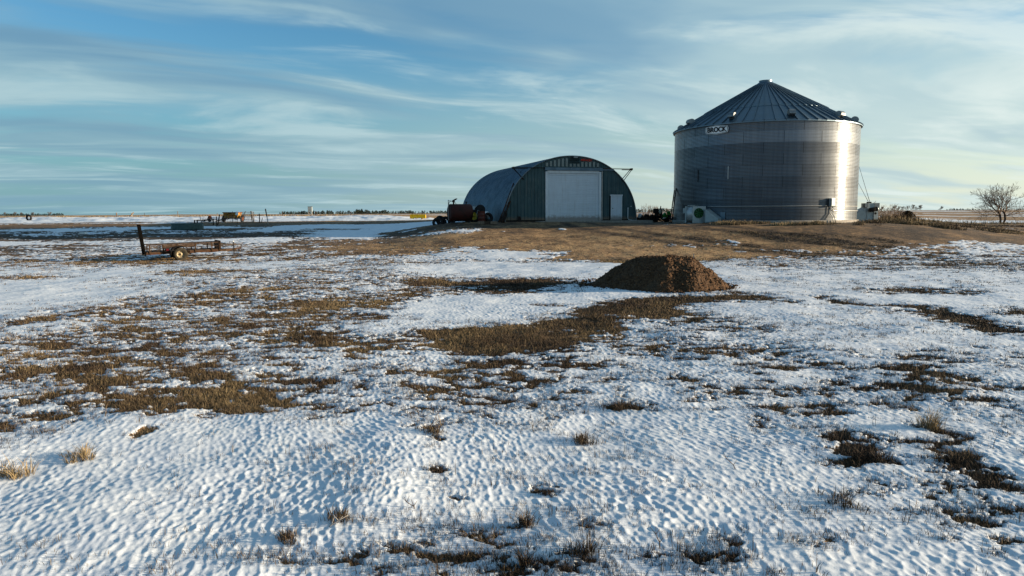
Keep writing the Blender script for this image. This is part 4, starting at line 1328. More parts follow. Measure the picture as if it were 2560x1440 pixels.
    m = MB(); m.tube([(-.15, -.1, .9), (-.3, -.2, .95), (-.36, -.22, .7), (-.34, -.25, .3)], .02, 6); m.build('hose', M('galv_small'), tt)
    # white barrel
    q = at(1213, 537, 56.6)
    tt = thing('plastic_barrel', 'white plastic barrel lying on its side behind the red drum', 'barrel', (q.x, q.y, tz(q.x, q.y) + .55), R(70))
    m = MB(); m.lathe([(0, -.42), (.24, -.42), (.29, -.36), (.30, 0), (.29, .36), (.24, .42), (0, .42)], 24, Matrix.Rotation(R(90), 4, 'Y')); m.build('shell', M('plastic_white'), tt)
    m = MB(); m.box((0, 0, -.42), (.7, .5, .24)); m.build('cradle', M('black_iron'), tt)
    q = at(1221, 546, 56.0); q.z = tz(q.x, q.y) + .36
    tt = thing('old_tyre', 'dark tyre leaning against the shed side next to the red drum', 'tyre', q, R(40), 'loose tyres by the shed')
    tyre(tt, 'tyre_body', (0, 0, 0), .40, .26, Matrix.Rotation(R(70), 4, 'X'))
    # blocks on the ground
    for k, (px, w, lab, mt) in enumerate(((1203, .55, 'grey wooden block on the ground under the red drum', 'old_wood'),
                                          (1219, .5, 'middle grey wooden block right of the red drum', 'dark_wood'),
                                          (1233, .5, 'grey wooden block nearest the shed corner', 'old_wood'))):
        q = gnd(px, 560); m = MB()
        for a in (-1, 1): m.box((0, a * .12, .08), (w, .16, .16))
        m.box((0, 0, .18), (w * .9, .42, .05))
        simple('wooden_block', lab, 'block', m, mt, (q.x, q.y, q.z), (0, 0, R(8 * k)), 'wooden blocks in front of the drum')
    # poles leaning on the arch
    def on_roof(px, py, r):
        Y = 52.0
        while Y < 74:
            p = at(px, py, Y); q = Rz(-SRZ) @ (p - Vector(SH))
            if q.y > -.12 and abs(q.x) < SA + .1 and q.z < arch_h(q.x) + .1 and abs(q.x) < SA: break
            Y += .05
        return at(px, py, Y - r)
    def lean(px0, py0, px1, py1, Y0, r, lab, mt='rust'):
        a, b = at(px0, py0, Y0), on_roof(px1, py1, r); a.z = min(a.z, tz(a.x, a.y) + .02)
        m = MB(); m.tube([Vector((0, 0, 0)), b - a], r, 7)
        o = m.build('leaning_pole', M(mt), None, a); tag(o, lab, 'pole', 'poles and pipes leaning on the shed'); return o
    lean(1252, 553, 1303, 428, 54.9, .028, 'longest thin pole leaning on the arch below the left door rail', 'black_iron')
    lean(1248, 553, 1284, 458, 54.8, .045, 'rusty pole second longest of those leaning on the shed')
    lean(1256, 554, 1276, 503, 54.7, .05, 'short thick rusty pole leaning at the shed corner')
    lean(1260, 555, 1272, 506, 54.5, .045, 'short dark pole leaning nearest the front of the shed', 'black_iron')
    lean(1246, 552, 1266, 512, 55.0, .04, 'leftmost short pole leaning on the shed side')
    q = gnd(1259, 556)
    m = MB(); e = Matrix.Rotation(R(20), 3, 'Y')
    m.box((0, 0, .45), (.20, .06, .95), e); m.box((.12, .05, .35), (.16, .05, .75), e); m.box((-.15, .1, .25), (.35, .1, .4), e)
    simple('scrap_plate', 'dark scrap steel plates propped at the left shed corner', 'scrap', m, 'black_iron', (q.x, q.y, q.z))
    q = shw(-4.62, -.25); m = MB()
    m.prism([(-.16, 0, 0), (.16, 0, 0), (.12, 0, .35), (.05, 0, .46), (-.08, 0, .44), (-.14, 0, .2)], (0, .16, 0)); m.bar((-.1, .05, .3), (-.14, .05, .5), .04)
    simple('fuel_can', 'small dark can on the ground against the shed front wall', 'can', m, 'black_iron', (q.x, q.y, q.z - .02))


def build_scrap():
    # between shed and bin
    Y = 63.0
    g = random.Random(12)
    q = at(1640, 546, Y); z0 = tz(q.x, q.y)
    m = MB()
    for k in range(150):
        x = g.uniform(-1.8, 1.6); y = g.uniform(-.8, .9); z = g.uniform(.02, .55) * (1 - .12 * abs(x))
        a = g.uniform(0, math.pi * 2); L = g.uniform(.25, .9); s = g.uniform(-.25, .35)
        d = Vector((math.cos(a), math.sin(a), s)) * L / 2
        c = Vector((x, y, z + .06)); 
        if g.random() < .75: m.bar(c - d, c + d, g.uniform(.03, .10), g.uniform(.03, .08))
        else: m.lathe([(.10, -.02), (.20, -.02), (.20, .02), (.10, .02)], 12, Matrix.Translation(c) @ Matrix.Rotation(a, 4, 'X') @ Matrix.Rotation(s * 3, 4, 'Y'))
    o = m.build('scrap_heap', M('black_iron'), None, (q.x, q.y, z0), (0, 0, R(15))); tag(o, 'tangle of black scrap iron between the shed and the grain bin', 'scrap', kind='stuff')
    def w(px, py, YY=Y): return at(px, py, YY)
    c = w(1662, 548, 62.0)
    t = thing('planter', 'old green farm planter with cream wheel and raised arm among the scrap', 'planter', (c.x, c.y, tz(c.x, c.y)), R(10))
    m = MB(); m.bar((-1.4, 0, .55), (.6, 0, .55), .12); m.bar((-1.3, .5, .5), (.6, .5, .5), .10)
    for x in (-1.3, -.8, -.3, .3): m.bar((x, -.1, .55), (x - .1, -.3, .12), .06); m.bar((x, 0, .55), (x, .5, .5), .06)
    m.build('frame', M('black_iron'), t)
    m = MB(); m.lathe([(0, 0), (.10, .0), (.24, .42), (.25, .5), (0, .52)], 16, Matrix.Translation((.20, -.15, .38)) @ Matrix.Rotation(R(-55), 4, 'Y')); m.build('hopper', M('machine_green'), t)
    m = MB(); m.box((.40, .1, .75), (.22, .3, .42), Matrix.Rotation(R(-15), 3, 'Y')); m.build('shield', M('machine_green'), t)
    m = MB(); m.tube([(-.02, -.2, .42), (-.30, -.25, .30)], [.12, .05], 12); m.build('seed_spout', M('cream'), t)
    m = MB(); Mx = Matrix.Translation((-.58, -.25, .92)) @ FACE; m.lathe([(.10, 0), (.17, 0), (.19, .04), (.17, .08), (.10, .08), (.10, 0)], 18, Mx @ Matrix.Rotation(R(35), 4, 'Y')); m.build('gauge_wheel', M('cream'), t)
    m = MB(); m.box((-.85, 0, .98), (.42, .3, .42)); m.box((-.55, .1, .80), (.6, .3, .35)); m.build('drive_housing', M('black_iron'), t)
    m = MB(); m.bar((-.30, 0, .8), (-.42, 0, 1.30), .10, .08); m.bar((-.42, 0, 1.30), (-.38, 0, 1.42), .06); m.build('arm', M('rust'), t)
    m = MB(); m.box((-.13, .1, 1.12), (.14, .14, .18)); m.build('marker', M('cream'), t)
    q = w(1597, 548, 61.0); m = MB()
    m.lathe([(0, 0), (.13, 0), (.15, .02), (.15, .28), (.12, .34), (0, .36)], 16)
    simple('white_bucket', 'white bucket half hidden in scrap beside the right shed corner', 'bucket', m, 'plastic_white', (q.x, q.y, tz(q.x, q.y) + .42), (R(20), R(25), 0))
    q = w(1604, 547, 61.5); m = MB()
    for k in range(3): m.bar((-.8, .1 * k, .1 + .14 * k), (.8, .1 * k, .12 + .14 * k), .14, .10)
    simple('timber_stack', 'low stack of dark timbers beside the right shed corner', 'timber', m, 'dark_wood', (q.x, q.y, tz(q.x, q.y)), (0, 0, R(10)))
    # two steel rails leaning on the left of the bin
    a, b = at(1675, 553, 56.6), at(1686, 476, 58.6); c, d = at(1679, 553, 56.4), at(1690.5, 471, 58.6)
    a.z = tz(a.x, a.y); c.z = tz(c.x, c.y)
    t = thing('leaning_ladder', 'narrow black ladder like frame leaning on the left edge of the grain bin', 'ladder', a)
    for (p, q_) in ((a, b), (c, d)):
        m = MB(); m.bar(p - a, q_ - a, .08, .07); m.build('rail', M('black_iron'), t)
    for f in (.12, .45, .75):
        m = MB(); m.bar(a.lerp(b, f) - a, c.lerp(d, f) - a, .035, .035); m.build('rung', M('black_iron'), t)


# ------------------------------------------------------------------ left yard
def build_left_yard():
    # grain drill / wagon
    q = at(582, 556, 76.5); z = tz(q.x, q.y)
    t = thing('seed_wagon', 'yellow orange farm wagon with a rusty rim beyond the wire panels', 'wagon', (q.x, q.y, z), R(-4))
    m = MB()
    m.prism([(-.86, -.42, 1.02), (.86, -.42, 1.02), (.74, -.42, .46), (-.74, -.42, .46)], (0, .84, 0))
    bd = m.build('hopper', M('yellow_rust'), t)
    m = MB()
    for y in (-.44, .44): m.bar((-.90, y, 1.04), (.90, y, 1.04), .05, .07)
    for x in (-.90, .90): m.bar((x, -.44, 1.04), (x, .44, 1.04), .05, .07)
    m.build('rim', M('rim_rust'), bd)
    m = MB(); m.bar((-.85, -.3, .42), (.85, -.3, .42), .08); m.bar((-.85, .3, .42), (.85, .3, .42), .08); m.bar((-1.0, 0, .38), (1.1, 0, .38), .08)
    m.bar((-.7, -.3, .42), (-1.75, -.4, .08), .06); m.bar((-.5, .3, .42), (-1.7, -.3, .08), .06); m.bar((.1, -.42, .42), (-1.0, -.6, .10), .05); m.bar((.1, -.42, .42), (.9, -.6, .25), .05)
    m.build('undercarriage', M('rust'), t)
    tyre(t, 'wheel', (1.12, -.05, .38), .38, .20, Matrix.Rotation(R(100), 4, 'Y') @ Matrix.Rotation(R(180), 4, 'X') @ Matrix.Rotation(R(0), 4, 'Z'), 'rim_rust', 'rubber', .6)
    tyre(t, 'wheel', (-1.05, .15, .38), .38, .20, Matrix.Rotation(R(-80), 4, 'Y'), 'rim_rust', 'rubber', .6)
    m = MB(); m.tube([(-.45, -.46, .45), (-.38, -.5, .80), (-.1, -.5, .95), (.2, -.5, .80), (.30, -.5, .40)], .03, 6); m.build('guard_hoop', M('black_iron'), t)
    # posts
    def post(px0, py0, px1, py1, Y, w, lab, mt='dark_wood', grp='loose posts standing in the left yard'):
        a, b = at(px0, py0, Y), at(px1, py1, Y); zz = tz(a.x, a.y); a.z = zz - .1
        m = MB(); m.tube([Vector((0, 0, 0)), (b - a) * .5 + Vector((.01, 0, 0)), b - a], [w / 2, w / 2.1, w / 2.2], 8)
        o = m.build('post', M(mt), None, a); tag(o, lab, 'post', grp); return o
    post(542, 569, 541, 541, 66.5, .11, 'short black upright post at the left of the wire panels')
    post(544, 564, 549, 536, 67.5, .11, 'black post leaning right beside the short upright one')
    post(649, 557, 648, 534, 74, .11, 'black square post right of the hay feeder')
    post(653, 558, 656, 544, 73, .08, 'short stub leaning right next to the black post', 'old_wood')
    p = post(671, 564, 667, 540, 67.5, .10, 'tall pale leaning post with a brown top at the right of the yard junk', 'pale_wood')
    a, b = at(667, 541, 67.5), at(663.5, 522, 67.5)
    m = MB(); m.tube([a - p.location, b - p.location], [.055, .06], 8); m.build('post_top', M('old_wood'), p)
    post(581, 556, 581, 528, 75.5, .05, 'thin dark stake rising behind the yellow wagon', 'black_iron')
    # white bucket hung on a stake
    a = at(594, 566, 70); zz = tz(a.x, a.y)
    t = thing('bucket_stake', 'thin rod with a white bucket upside down on top', 'bucket', (a.x, a.y, zz), 0)
    m = MB(); m.bar((0, 0, 0), (0, 0, .95), .03); m.build('rod', M('black_iron'), t)
    m = MB(); m.lathe([(.15, 0), (.16, .02), (.15, .04), (.11, .36), (0, .37)], 18, Matrix.Translation((-.03, 0, .88)) @ Matrix.Rotation(R(8), 4, 'Y')); m.build('bucket', M('plastic_white'), t)
    # wire panels
    def panel(pxa, pxb, Y, h, base, lab, hoops=0, step=.15):
        a, b = at(pxa, base, Y), at(pxb, base, Y); za = tz(a.x, a.y); L = (b - a).length
        m = MB(); n = int(L / step)
        for k in range(n + 1): m.bar((k * L / n, 0, 0), (k * L / n + .02, .02 * math.sin(k), h), .016)
        for k in range(6): m.bar((0, 0, h * k / 5), (L, 0, h * k / 5), .016)
        o = m.build('stock_fence', M('wire'), None, (a.x, a.y, za), (0, 0, R(3))); tag(o, lab, 'fence', 'wire stock panels in the left yard'); return o
    panel(546, 592, 68.5, .78, 570, 'sagging wire stock panel in front of the yellow wagon')
    panel(506, 541, 69.5, .62, 566, 'low wire panel left of the two black posts')
    # hay feeder of curved wire
    q = at(619, 557, 75.0); zz = tz(q.x, q.y)
    t = thing('hay_feeder', 'round wire hay feeder standing right of the yellow wagon', 'hay feeder', (q.x, q.y, zz), 0)
    m = MB(); n = 34; rr = .72
    for k in range(n):
        a = 2 * math.pi * k / n; m.bar((rr * math.cos(a), rr * math.sin(a) * .7, 0), (rr * math.cos(a), rr * math.sin(a) * .7, 1.10), .014)
    m.build('bars', M('wire'), t)
    for z in (.02, .3, .58, .86, 1.10):
        m = MB(); m.tube([(rr * math.cos(2 * math.pi * k / 24), rr * math.sin(2 * math.pi * k / 24) * .7, z) for k in range(25)], .012, 4, False); m.build('hoop', M('wire'), t)
    for (x0, x1) in ((.66, .52), (.80, .62)):
        m = MB(); m.bar((x0, -.4, 0), (x1, -.4, 1.18), .06); m.build('stay', M('old_wood'), t)
    m = MB(); m.bar((-.4, -.4, .5), (.0, -.4, 1.2), .05); m.build('stay', M('old_wood'), t)
    # stock tank
    q = gnd(469, 574)
    t = thing('stock_tank', 'round green grey corrugated stock tank on the bare ground', 'stock tank', (q.x, q.y, q.z + .0), 0)
    rad = 37 * q.y / F * 1.0; hh = 15.5 * q.y / F
    m = MB(); pr = [(rad - .02, 0)]
    for k in range(6): pr += [(rad, hh * (k + .15) / 6), (rad + .03, hh * (k + .5) / 6), (rad, hh * (k + .85) / 6)]
    pr += [(rad + .03, hh), (rad - .03, hh), (rad - .04, .1), (0, .1)]
    m.lathe(pr, 48); m.build('shell', M('trough'), t)
    # black bench bar behind it
    a = at(486, 568, 67.5); zz = tz(a.x, a.y)
    t = thing('pipe_gate', 'low black iron bar on short legs behind the stock tank', 'gate', (a.x, a.y, zz), 0)
    m = MB(); m.bar((0, 0, .46), (1.95, 0, .52), .07); m.bar((.25, 0, .40), (1.9, 0, .44), .05); m.build('bar', M('black_iron'), t)
    for x in (.05, .30, 1.85):
        m = MB(); m.bar((x, 0, 0), (x, 0, .5), .09); m.build('leg', M('black_iron'), t)
    m = MB(); m.bar((.78, -.1, 0), (.62, -.1, .95), .035); m.build('stake', M('rust'), t)
    # red machine part
    q = at(524, 546, 73); zz = tz(q.x, q.y)
    t = thing('hand_tiller', 'small orange red machine with handles left of the yellow wagon', 'tiller', (q.x, q.y, zz + .1), 0)
    m = MB(); m.prism([(-.22, -.1, .28), (.20, -.1, .30), (.16, -.1, .55), (.0, -.1, .66), (-.12, -.1, .55)], (0, .25, 0)); m.build('engine', M('orange_red'), t)
    m = MB(); m.bar((-.1, 0, .3), (-.62, 0, .05), .06); m.bar((.1, 0, .35), (.9, 0, .18), .05); m.bar((-.5, 0, .05), (-.9, 0, .06), .05); m.build('handle', M('black_iron'), t)
    m = MB(); m.lathe([(.05, 0), (.16, 0), (.16, .08), (.05, .08)], 16, Matrix.Translation((0, 0, .14)) @ FACE); m.build('wheel', M('rubber'), t)
    # yellow snow pusher
    q = at(1045, 549, 79.5); zz = tz(q.x, q.y)
    t = thing('yellow_blade', 'bright yellow loader blade standing by the snow bank left of the shed', 'blade', (q.x, q.y, zz), R(-3))
    m = MB(); m.prism([(-.88, -.05, .14), (-.52, -.05, .14), (-.30, -.05, .30), (-.05, -.05, .16), (.10, -.05, .30), (.45, -.05, .14), (.88, -.05, .20), (.88, -.05, .56), (.62, -.05, .60), (-.88, -.05, .58)], (0, .25, 0)); m.build('mouldboard', M('yellow'), t)
    m = MB(); m.bar((-.88, -.1, .60), (.88, -.1, .60), .06); m.bar((-.88, -.1, .12), (-.88, -.1, .6), .05); m.bar((.88, -.1, .18), (.88, -.1, .6), .05); m.build('edge_rail', M('yellow'), t)
    for x in (-.78, -.20, .48):
        m = MB(); m.box((x, -.1, .09), (.10, .2, .18)); m.build('foot', M('yellow_rust'), t)
    m = MB(); m.bar((-.1, -.08, .5), (-.1, .2, .75), .06); m.bar((-.65, -.08, .5), (-.65, .2, .68), .05); m.box((0, .3, .33), (1.2, .2, .25)); m.build('mount', M('rust'), t)
    # creep feeder
    q = at(776, 542, 99); zz = tz(q.x, q.y)
    t = thing('grain_feeder', 'small grey box feeder on legs above the snow bank', 'feeder', (q.x, q.y, zz - .0), R(6))
    m = MB(); m.box((0, 0, .98), (.56, .5, .72)); m.build('box', M('galv_paint'), t)
    m = MB(); m.prism([(-.30, -.28, 1.34), (.30, -.28, 1.36), (.30, -.28, 1.40), (-.30, -.28, 1.38)], (0, .56, 0)); m.build('lid', M('rust'), t)
    for x in (-.25, .25):
        for y in (-.2, .2):
            m = MB(); m.bar((x * .9, y, .62), (x, y, 0), .07); m.build('leg', M('pale_wood'), t)
    m = MB(); m.bar((-.2, -.2, .5), (.2, -.2, .3), .05); m.build('brace', M('pale_wood'), t)
    # half buried tyre
    q = at(73, 553, 82); zz = tz(q.x, q.y) + .25
    t = thing('old_tyre', 'big tyre standing half sunk in the snow at the far left', 'tyre', (q.x, q.y, zz + .15), R(-10))
    tyre(t, 'tyre_body', (0, 0, 0), .36, .22, FACE, None, 'rubber', .62)
    # wire fence with its posts
    F0 = at(0, 548, 97)
    t = thing('wire_fence', 'sagging wire fence on thin posts along the far side of the snow bank', 'fence', (0, 97, 0), 0)
    tops = []
    for (px, top, w, lean, mt) in ((-60, 532, .09, 0, 'old_wood'), (41, 540, .10, -.16, 'old_wood'), (62, 539, .10, .04, 'old_wood'), (291, 531.5, .16, 0, 'old_wood'), (329, 532, .14, 0, 'pale_wood'), (361, 532, .05, 0, 'rust'),
                                   (444, 528, .08, 0, 'old_wood'), (543, 532, .06, 0, 'old_wood'), (706, 528, .10, 0, 'dark_wood'), (789, 527.5, .10, 0, 'dark_wood'), (877, 528.5, .10, 0, 'dark_wood'), (953, 531, .06, 0, 'dark_wood'), (1070, 531, .05, 0, 'dark_wood')):
        b = at(px, top, 97); z0 = tz(b.x, b.y)
        m = MB(); m.tube([(b.x, 0, z0 - .2), (b.x + lean, 0, b.z)], w / 2, 7); m.build('post', M(mt), t); tops.append((b.x + lean, b.z))
    m = MB()
    for dz in (.08, .40, .70):
        for (a, b) in zip(tops[:-1], tops[1:]):
            mx = ((a[0] + b[0]) / 2, 0, (a[1] + b[1]) / 2 - dz - .05)
            m.tube([(a[0], 0, a[1] - dz), mx, (b[0], 0, b[1] - dz)], .008, 3, False)
    m.build('wire', M('wire'), t)
    m = MB(); a, b = at(317, 549, 96.5), at(334, 531, 96.5); m.tube([(0, 0, 0), b - a], .08, 7)
    tag(m.build('brace_post', M('old_wood'), None, a), 'thick grey post leaning diagonally beside the fence at left', 'post')
    m = MB(); a, b = at(25, 552, 90), at(42, 545, 93); m.tube([(0, 0, 0), b - a], .05, 6)
    tag(m.build('brace_post', M('old_wood'), None, a), 'thin pole lying against the leftmost leaning fence post', 'post')
    # single low white snow covered block in the mud
    q = gnd(203, 586); m = MB(); m.prism([(-.3, 0, 0), (.32, 0, 0), (.30, 0, .15), (-.12, 0, .17)], (0, .4, 0))
    simple('feed_block', 'small pale block lying in the mud at the left', 'block', m, 'plastic_white', (q.x, q.y, q.z))


# ------------------------------------------------------------------ trees and shrubs
def branch_mesh(m, p, d, L, r, depth, g, spread=.55, up=.10, seg=3, kids_=(2, 3), minr=.008, shrink=.74):
    """grow one limb and its twigs"""
    pts = [p]; q = p; dd = d.normalized(); n = 3
    for k in range(n):
        dd = (dd + Vector((g.gauss(0, .12), g.gauss(0, .12), g.gauss(0, .10) + up * .5))).normalized()
        q = q + dd * (L / n); pts.append(q)
    m.tube(pts, [r, r * .88, r * .78, r * .66], max(seg, 3) if depth < 3 else 3, False)
    if depth <= 0: return
    k = g.randint(*kids_)
    for i in range(k):
        ax = dd.orthogonal().normalized(); ax.rotate(Matrix.Rotation(g.uniform(0, 2 * math.pi), 3, dd))
        nd = (dd * math.cos(spread) + ax * math.sin(spread) * g.uniform(.6, 1.3) + Vector((0, 0, up))).normalized()
        branch_mesh(m, q, nd, L * shrink * g.uniform(.8, 1.15), max(r * .62, minr), depth - 1, g, spread, up, seg, kids_, minr, shrink)
    if depth >= 2 and len(pts) > 2:
        for f in (1, 2):
            ax = dd.orthogonal().normalized(); ax.rotate(Matrix.Rotation(g.uniform(0, 2 * math.pi), 3, dd))
            nd = (dd * .5 + ax * .85 + Vector((0, 0, up))).normalized()
            branch_mesh(m, pts[f], nd, L * .62 * g.uniform(.7, 1.1), max(r * .42, minr), depth - 2, g, spread, up, seg, kids_, minr, shrink)


def bare_tree(name, loc, h, lab, cat='tree', seed=1, depth=5, trunks=1, group=None, spread=.5, width=1.0, tw='twig', minr=.012, shrink=.77, first=.215, kd=(2, 3)):
    t = thing(name, lab, cat, loc, 0, group); g = random.Random(seed)
    tm, cm = MB(), MB()
    for k in range(trunks):
        base = Vector(((k - (trunks - 1) / 2) * .34 * h / 8, 0, 0))
        lean = Vector(((k - (trunks - 1) / 2) * .22, g.uniform(-.05, .05), 1)).normalized()
        r = h * .019; th = h * (.20 if trunks > 1 else .22)
        a = base + lean * th * .5 + Vector((g.uniform(-.03, .03) * h, 0, 0)); b = base + lean * th
        tm.tube([base - Vector((0, 0, .2)), base + Vector((0, 0, .1)), a, b], [r * 1.25, r, r * .9, r * .85], 8)
        for q in range(4 if trunks == 1 else 3):
            an = g.uniform(0, 2 * math.pi) if q else 0
            sp = .10 if q == 0 else g.uniform(.45, .95) * width
            d = Vector((math.cos(an) * sp, math.sin(an) * sp, 1)).normalized()
            branch_mesh(cm, b, d, h * first, r * .66, depth, g, spread, .07, 5, kd, minr, shrink)
        for q in range(2):
            an = (0 if k else math.pi) + g.uniform(-.4, .4)
            branch_mesh(cm, base + lean * th * .8, Vector((math.cos(an) * width, math.sin(an) * .5, .35)), h * .18, r * .4, depth - 1, g, spread, .03, 4, kd, minr, .78)
    tm.build('trunk', M('bark'), t); cm.build('crown', M(tw), t)
    return t


def build_trees():
    p = at(2503, 564, 130); z = tz(p.x, p.y)
    bare_tree('bare_tree', (p.x, p.y, z), 10.3, 'large bare tree with twin trunks standing alone at the right edge', seed=21, depth=6, trunks=2, width=1.3, minr=.014, shrink=.80, first=.155, kd=(2, 2))
    # thin bare trees on the right skyline
    for k, (px, h, dz) in enumerate(((2236, 11, 0), (2246, 10, 1), (2258, 9, 2), (2270, 11, 3), (2283, 13, 4), (2292, 8, 5), (2302, 12, 6), (2205, 8, 7), (2352, 9, 8))):
        Y = 700 + 25 * dz % 90; q = at(px, 526, Y); z = tz(q.x, q.y)
        lab = ['leftmost small bare tree of the right skyline group', 'second small bare tree from the left on the right skyline', 'low rounded bare tree third in the skyline group',
               'bare tree in the middle of the right skyline group', 'tallest bare tree of the right skyline group', 'smallest bare tree of the skyline group next to the tallest',
               'separate round bare tree ending the skyline group on the right', 'faint bare tree on the skyline just right of the shrubs', 'lone bushy bare tree on the skyline left of the dark tree belt'][k]
        bare_tree('bare_tree', (q.x, q.y, z), h * Y / F * 1.25 + .8, lab, seed=30 + k, depth=4, group='bare trees on the right skyline', tw='far_bare', minr=.05, spread=.45)
    # far shelter belts
    def belt(name, px0, px1, Y, hpx, lab, seed, gap=0.0, step=3.0, mt='far_conifer', base=None):
        g = random.Random(seed); m = MB(); px = px0
        while px < px1:
            q = at(px, 533, Y + g.uniform(-25, 25)); z = tz(q.x, q.y)
            h = hpx * Y / F * g.uniform(.6, 1.15) * (.75 + .5 * float(vn(np.array([px / 22.0]), np.array([0.5]), seed)[0]))
            r = h * g.uniform(.42, .70)
            if g.random() > gap:
                n = 60
                for k in range(n):
                    f = g.random() ** .8; rr = r * (1 - f) ** .6 * g.uniform(.5, 1.1); a = g.uniform(0, 2 * math.pi)
                    c = Vector((q.x + rr * math.cos(a), q.y + rr * math.sin(a), z + h * f * .95 + .1)); s = h * .15
                    m.add([c + Vector((g.uniform(-s, s), g.uniform(-s, s), g.uniform(-s, s) * 1.3)) for _ in range(3)], [(0, 1, 2)])
                m.tube([(q.x, q.y, z - 1), (q.x, q.y, z + h * .9)], [r * .35, r * .08], 6, False)
            px += g.uniform(.5, 1.4) * step
        o = m.build(name, M(mt)); tag(o, lab, 'trees', kind='stuff')
    belt('conifer_belt', 700, 925, 900, 7.5, 'long dark belt of conifers on the horizon left of the shed', 3, .10)
    belt('conifer_belt', 890, 965, 860, 10.5, 'tallest dark clump of the conifer belt on the horizon', 4, .0, 2.2)
    belt('conifer_belt', 965, 1120, 980, 7.0, 'thinner right part of the conifer belt ending at the red tank', 5, .12)
    belt('conifer_belt', -60, 158, 800, 5.0, 'low dark tree belt on the horizon at the far left', 6, .0, 2.6)
    belt('conifer_belt', 2366, 2455, 900, 4.6, 'low dark tree belt on the horizon left of the large bare tree', 7, .05)
    belt('conifer_belt', 1592, 1690, 900, 7.0, 'dark trees on the horizon between shed and grain bin', 8, .2)
    belt('conifer_belt', 2540, 2640, 900, 4.0, 'low dark trees on the horizon behind the large bare tree', 9, .1)
    for k, (px, h) in enumerate(((12, 8), (38, 9), (52, 8), (82, 8), (124, 9))):
        q = at(px, 538, 780); z = tz(q.x, q.y)
        bare_tree('bare_tree', (q.x, q.y, z), h * 780 / F + 1, ['leftmost bare tree above the far left tree belt', 'second bare tree above the far left tree belt', 'third bare tree above the far left tree belt',
                  'fourth bare tree above the far left tree belt', 'rightmost bare tree above the far left tree belt'][k], seed=60 + k, depth=4, group='bare trees in the far left belt', tw='far_bare', minr=.05)
    # shrubs right of the bin
    for k, (px, py, Y, h, sd, lab) in enumerate(((2203, 558, 61, 1.9, 3, 'tall bare shrub right behind the right hand fan'),
                                                 (2222, 558, 64, 1.5, 4, 'bare brown shrub in the middle of the thicket right of the grain bin'),
                                                 (2240, 558, 66, 1.2, 5, 'low brown bush at the centre of the thicket'),
                                                 (2258, 558, 68, 1.15, 6, 'low twiggy bush at the right end of the thicket'),
                                                 (2190, 560, 66, 1.6, 8, 'bare shrub just behind the fan control boxes'))):
        q = at(px, py, Y); z = tz(q.x, q.y); t = thing('shrub', lab, 'shrub', (q.x, q.y, z), 0, 'bare shrubs right of the grain bin')
        g = random.Random(sd); m = MB()
        for j in range(9):
            a = g.uniform(0, 2 * math.pi); s = g.uniform(.2, .9)
            branch_mesh(m, Vector((math.cos(a) * .12, math.sin(a) * .12, 0)), Vector((math.cos(a) * s, math.sin(a) * s, 1)), h * .34, .016, 3, g, .5, .08, 3, (2, 3), .007, .76)
        m.build('stems', M('twig'), t)
    q = at(2268, 558, 66); z = tz(q.x, q.y); g = random.Random(9); m = MB()
    for k in range(2600):
        a = g.uniform(0, 2 * math.pi); f = g.random(); rr = .75 * math.sqrt(g.random()) * (1 - f ** 2 * .7) * (1 + .5 * math.sin(a * 3 + 1)); c = Vector((rr * math.cos(a) * 1.2, rr * math.sin(a), f * (1.0 - .35 * rr) + .05)); s = .06
        m.add([c + Vector((g.uniform(-s, s), g.uniform(-s, s), g.uniform(-s, s) * 1.4)) for _ in range(3)], [(0, 1, 2)])
    m.tube([(0, 0, -.1), (0, 0, .8)], [.05, .02], 6)
    tag(m.build('juniper_bush', M('juniper'), None, (q.x, q.y, z)), 'dense dark green brown bush at the right end of the thicket', 'bush')
    # bare stems on the horizon behind the scrap
    for k, (px, h) in enumerate(((1612, 1.5), (1625, 1.7), (1640, 1.6), (1672, 1.4))):
        q = at(px, 548, 70); z = tz(q.x, q.y)
        t = thing('shrub', ['bare shrub behind the scrap nearest the shed', 'tallest bare shrub behind the scrap heap', 'bare shrub behind the green planter', 'small bare shrub behind the ladder at the bin'][k], 'shrub', (q.x, q.y, z), 0, 'bare shrubs behind the scrap')
        g = random.Random(80 + k); m = MB()
        for j in range(6):
            a = g.uniform(0, 2 * math.pi); s = g.uniform(.2, .8)
            branch_mesh(m, Vector((math.cos(a) * .1, math.sin(a) * .1, 0)), Vector((math.cos(a) * s, math.sin(a) * s, 1)), h * .36, .014, 3, g, .5, .08, 3, (2, 3), .006, .76)
        m.build('stems', M('twig'), t)


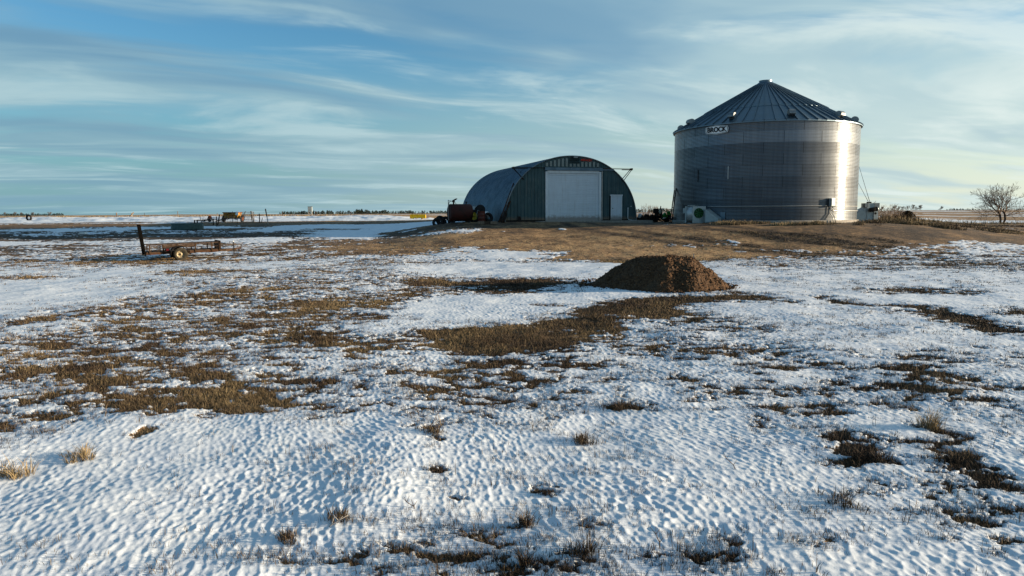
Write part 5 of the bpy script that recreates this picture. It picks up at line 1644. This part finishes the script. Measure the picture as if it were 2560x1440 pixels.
def build_clumps():
    L = [(2330, 1078, 34, .30, .82, '', 'largest golden grass clump at the right of the snow'), (40, 1192, 44, .22, .85, '', 'straw coloured grass clump at the left edge of the snow'),
         (205, 1150, 32, .20, .82, '', 'straw coloured grass clump second from the left edge'), (1468, 1108, 42, .15, .28, '', 'grey brown fan shaped clump in the open snow below the centre'),
         (1560, 1025, 62, .14, .20, '', 'wide dark grass clump right of centre, behind the fan shaped one'), (2172, 1160, 46, .16, .12, '', 'dark brown clump left of the golden one'),
         (2385, 1160, 44, .15, .16, '', 'dark brown clump just below the golden one'), (2105, 1265, 52, .13, .30, '', 'greyish clump below the dark brown clump at right'),
         (1312, 1320, 34, .13, .30, '', 'small brown clump near the bottom centre'), (1466, 1400, 34, .20, .28, '', 'upright brown clump at the bottom edge right of centre'),
         (1312, 1425, 24, .14, .10, '', 'small dark clump at the bottom edge in the centre'), (840, 1312, 40, .10, .40, '', 'flat clump with a bent straw left of the bottom centre'),
         (715, 1362, 30, .12, .30, '', 'small clump with upright stalks at the lower left'), (1080, 1088, 30, .12, .35, '', 'small brown clump above the bare spot, left of centre'),
         (1365, 1240, 32, .06, .10, '', 'low dark clump in a hollow near the bottom centre'), (1094, 1180, 26, .06, .10, '', 'low dark clump in a hollow left of centre')]
    for k, (px, py, rp, h, tone, _, lab) in enumerate(L):
        c = gnd(px, py); rad = rp * c.length / F; g = np.random.default_rng(300 + k)
        n = int(14 + rad * 110)
        nc = 7; cx_, cy_ = g.normal(0, .45, nc) * rad, g.normal(0, .33, nc) * rad; ci = g.integers(0, nc, n)
        dx, dy = cx_[ci] + g.normal(0, .22, n) * rad, cy_[ci] + g.normal(0, .16, n) * rad
        q = np.hypot(dx, dy); x, y = c.x + dx, c.y + dy
        z = ground_height(x, y)
        me = blades('dry_grass_clump', x - c.x, y - c.y, z - c.z, h * np.clip(1.15 - .6 * q / max(rad, .01), .3, 2) * g.uniform(.45, 1.2, n), np.full(n, .005), np.clip(tone + g.normal(0, .12, n), 0, 1), 1.3, 9, .035, 400 + k)
        tag(new_obj('dry_grass_clump', me, None, c), lab, 'grass clump', 'dry grass clumps poking out of the snow')
    for k, (px, py, px2, py2, lab) in enumerate(((1845, 1185, 1808, 1130, 'thin branching twig standing alone in the snow right of centre'), (2065 / 2 + 10, 1285, 1010, 1242, 'bent dark twig in the snow left of centre'),
                                                 (800, 1332, 870, 1288, 'pale bent straw leaning across the lower left snow'), (1068, 1075, 1105, 1022, 'long thin stalk leaning right above the centre snow'), (1650, 1385, 1640, 1315, 'tall pale weed stalk near the bottom right of centre'))):
        a = gnd(px, py); b = at(px2, py2, a.y + .02) - a
        g = random.Random(k); m = MB(); pts = [Vector((0, 0, -.01)), b * .35 + Vector((.01, .01, .01)), b * .7 + Vector((-.01, 0, 0)), b]
        m.tube(pts, [.005, .004, .003, .0015], 5)
        for q in (1, 2):
            for s in (-1, 1):
                d = Vector((s * g.uniform(.02, .05), g.uniform(-.02, .02), g.uniform(.03, .07))); m.tube([pts[q], pts[q] + d], [.003, .0015], 4)
        o = m.build('twig', M('twig') if k != 2 else M('pale_wood'), None, a); tag(o, lab, 'twig', 'single twigs standing in the snow')


build_ground()
build_bin()
build_fans()
build_shed()
build_trailer()
build_pile()
build_shed_side()
build_scrap()
build_left_yard()
build_trees()
build_grass()
build_clumps()
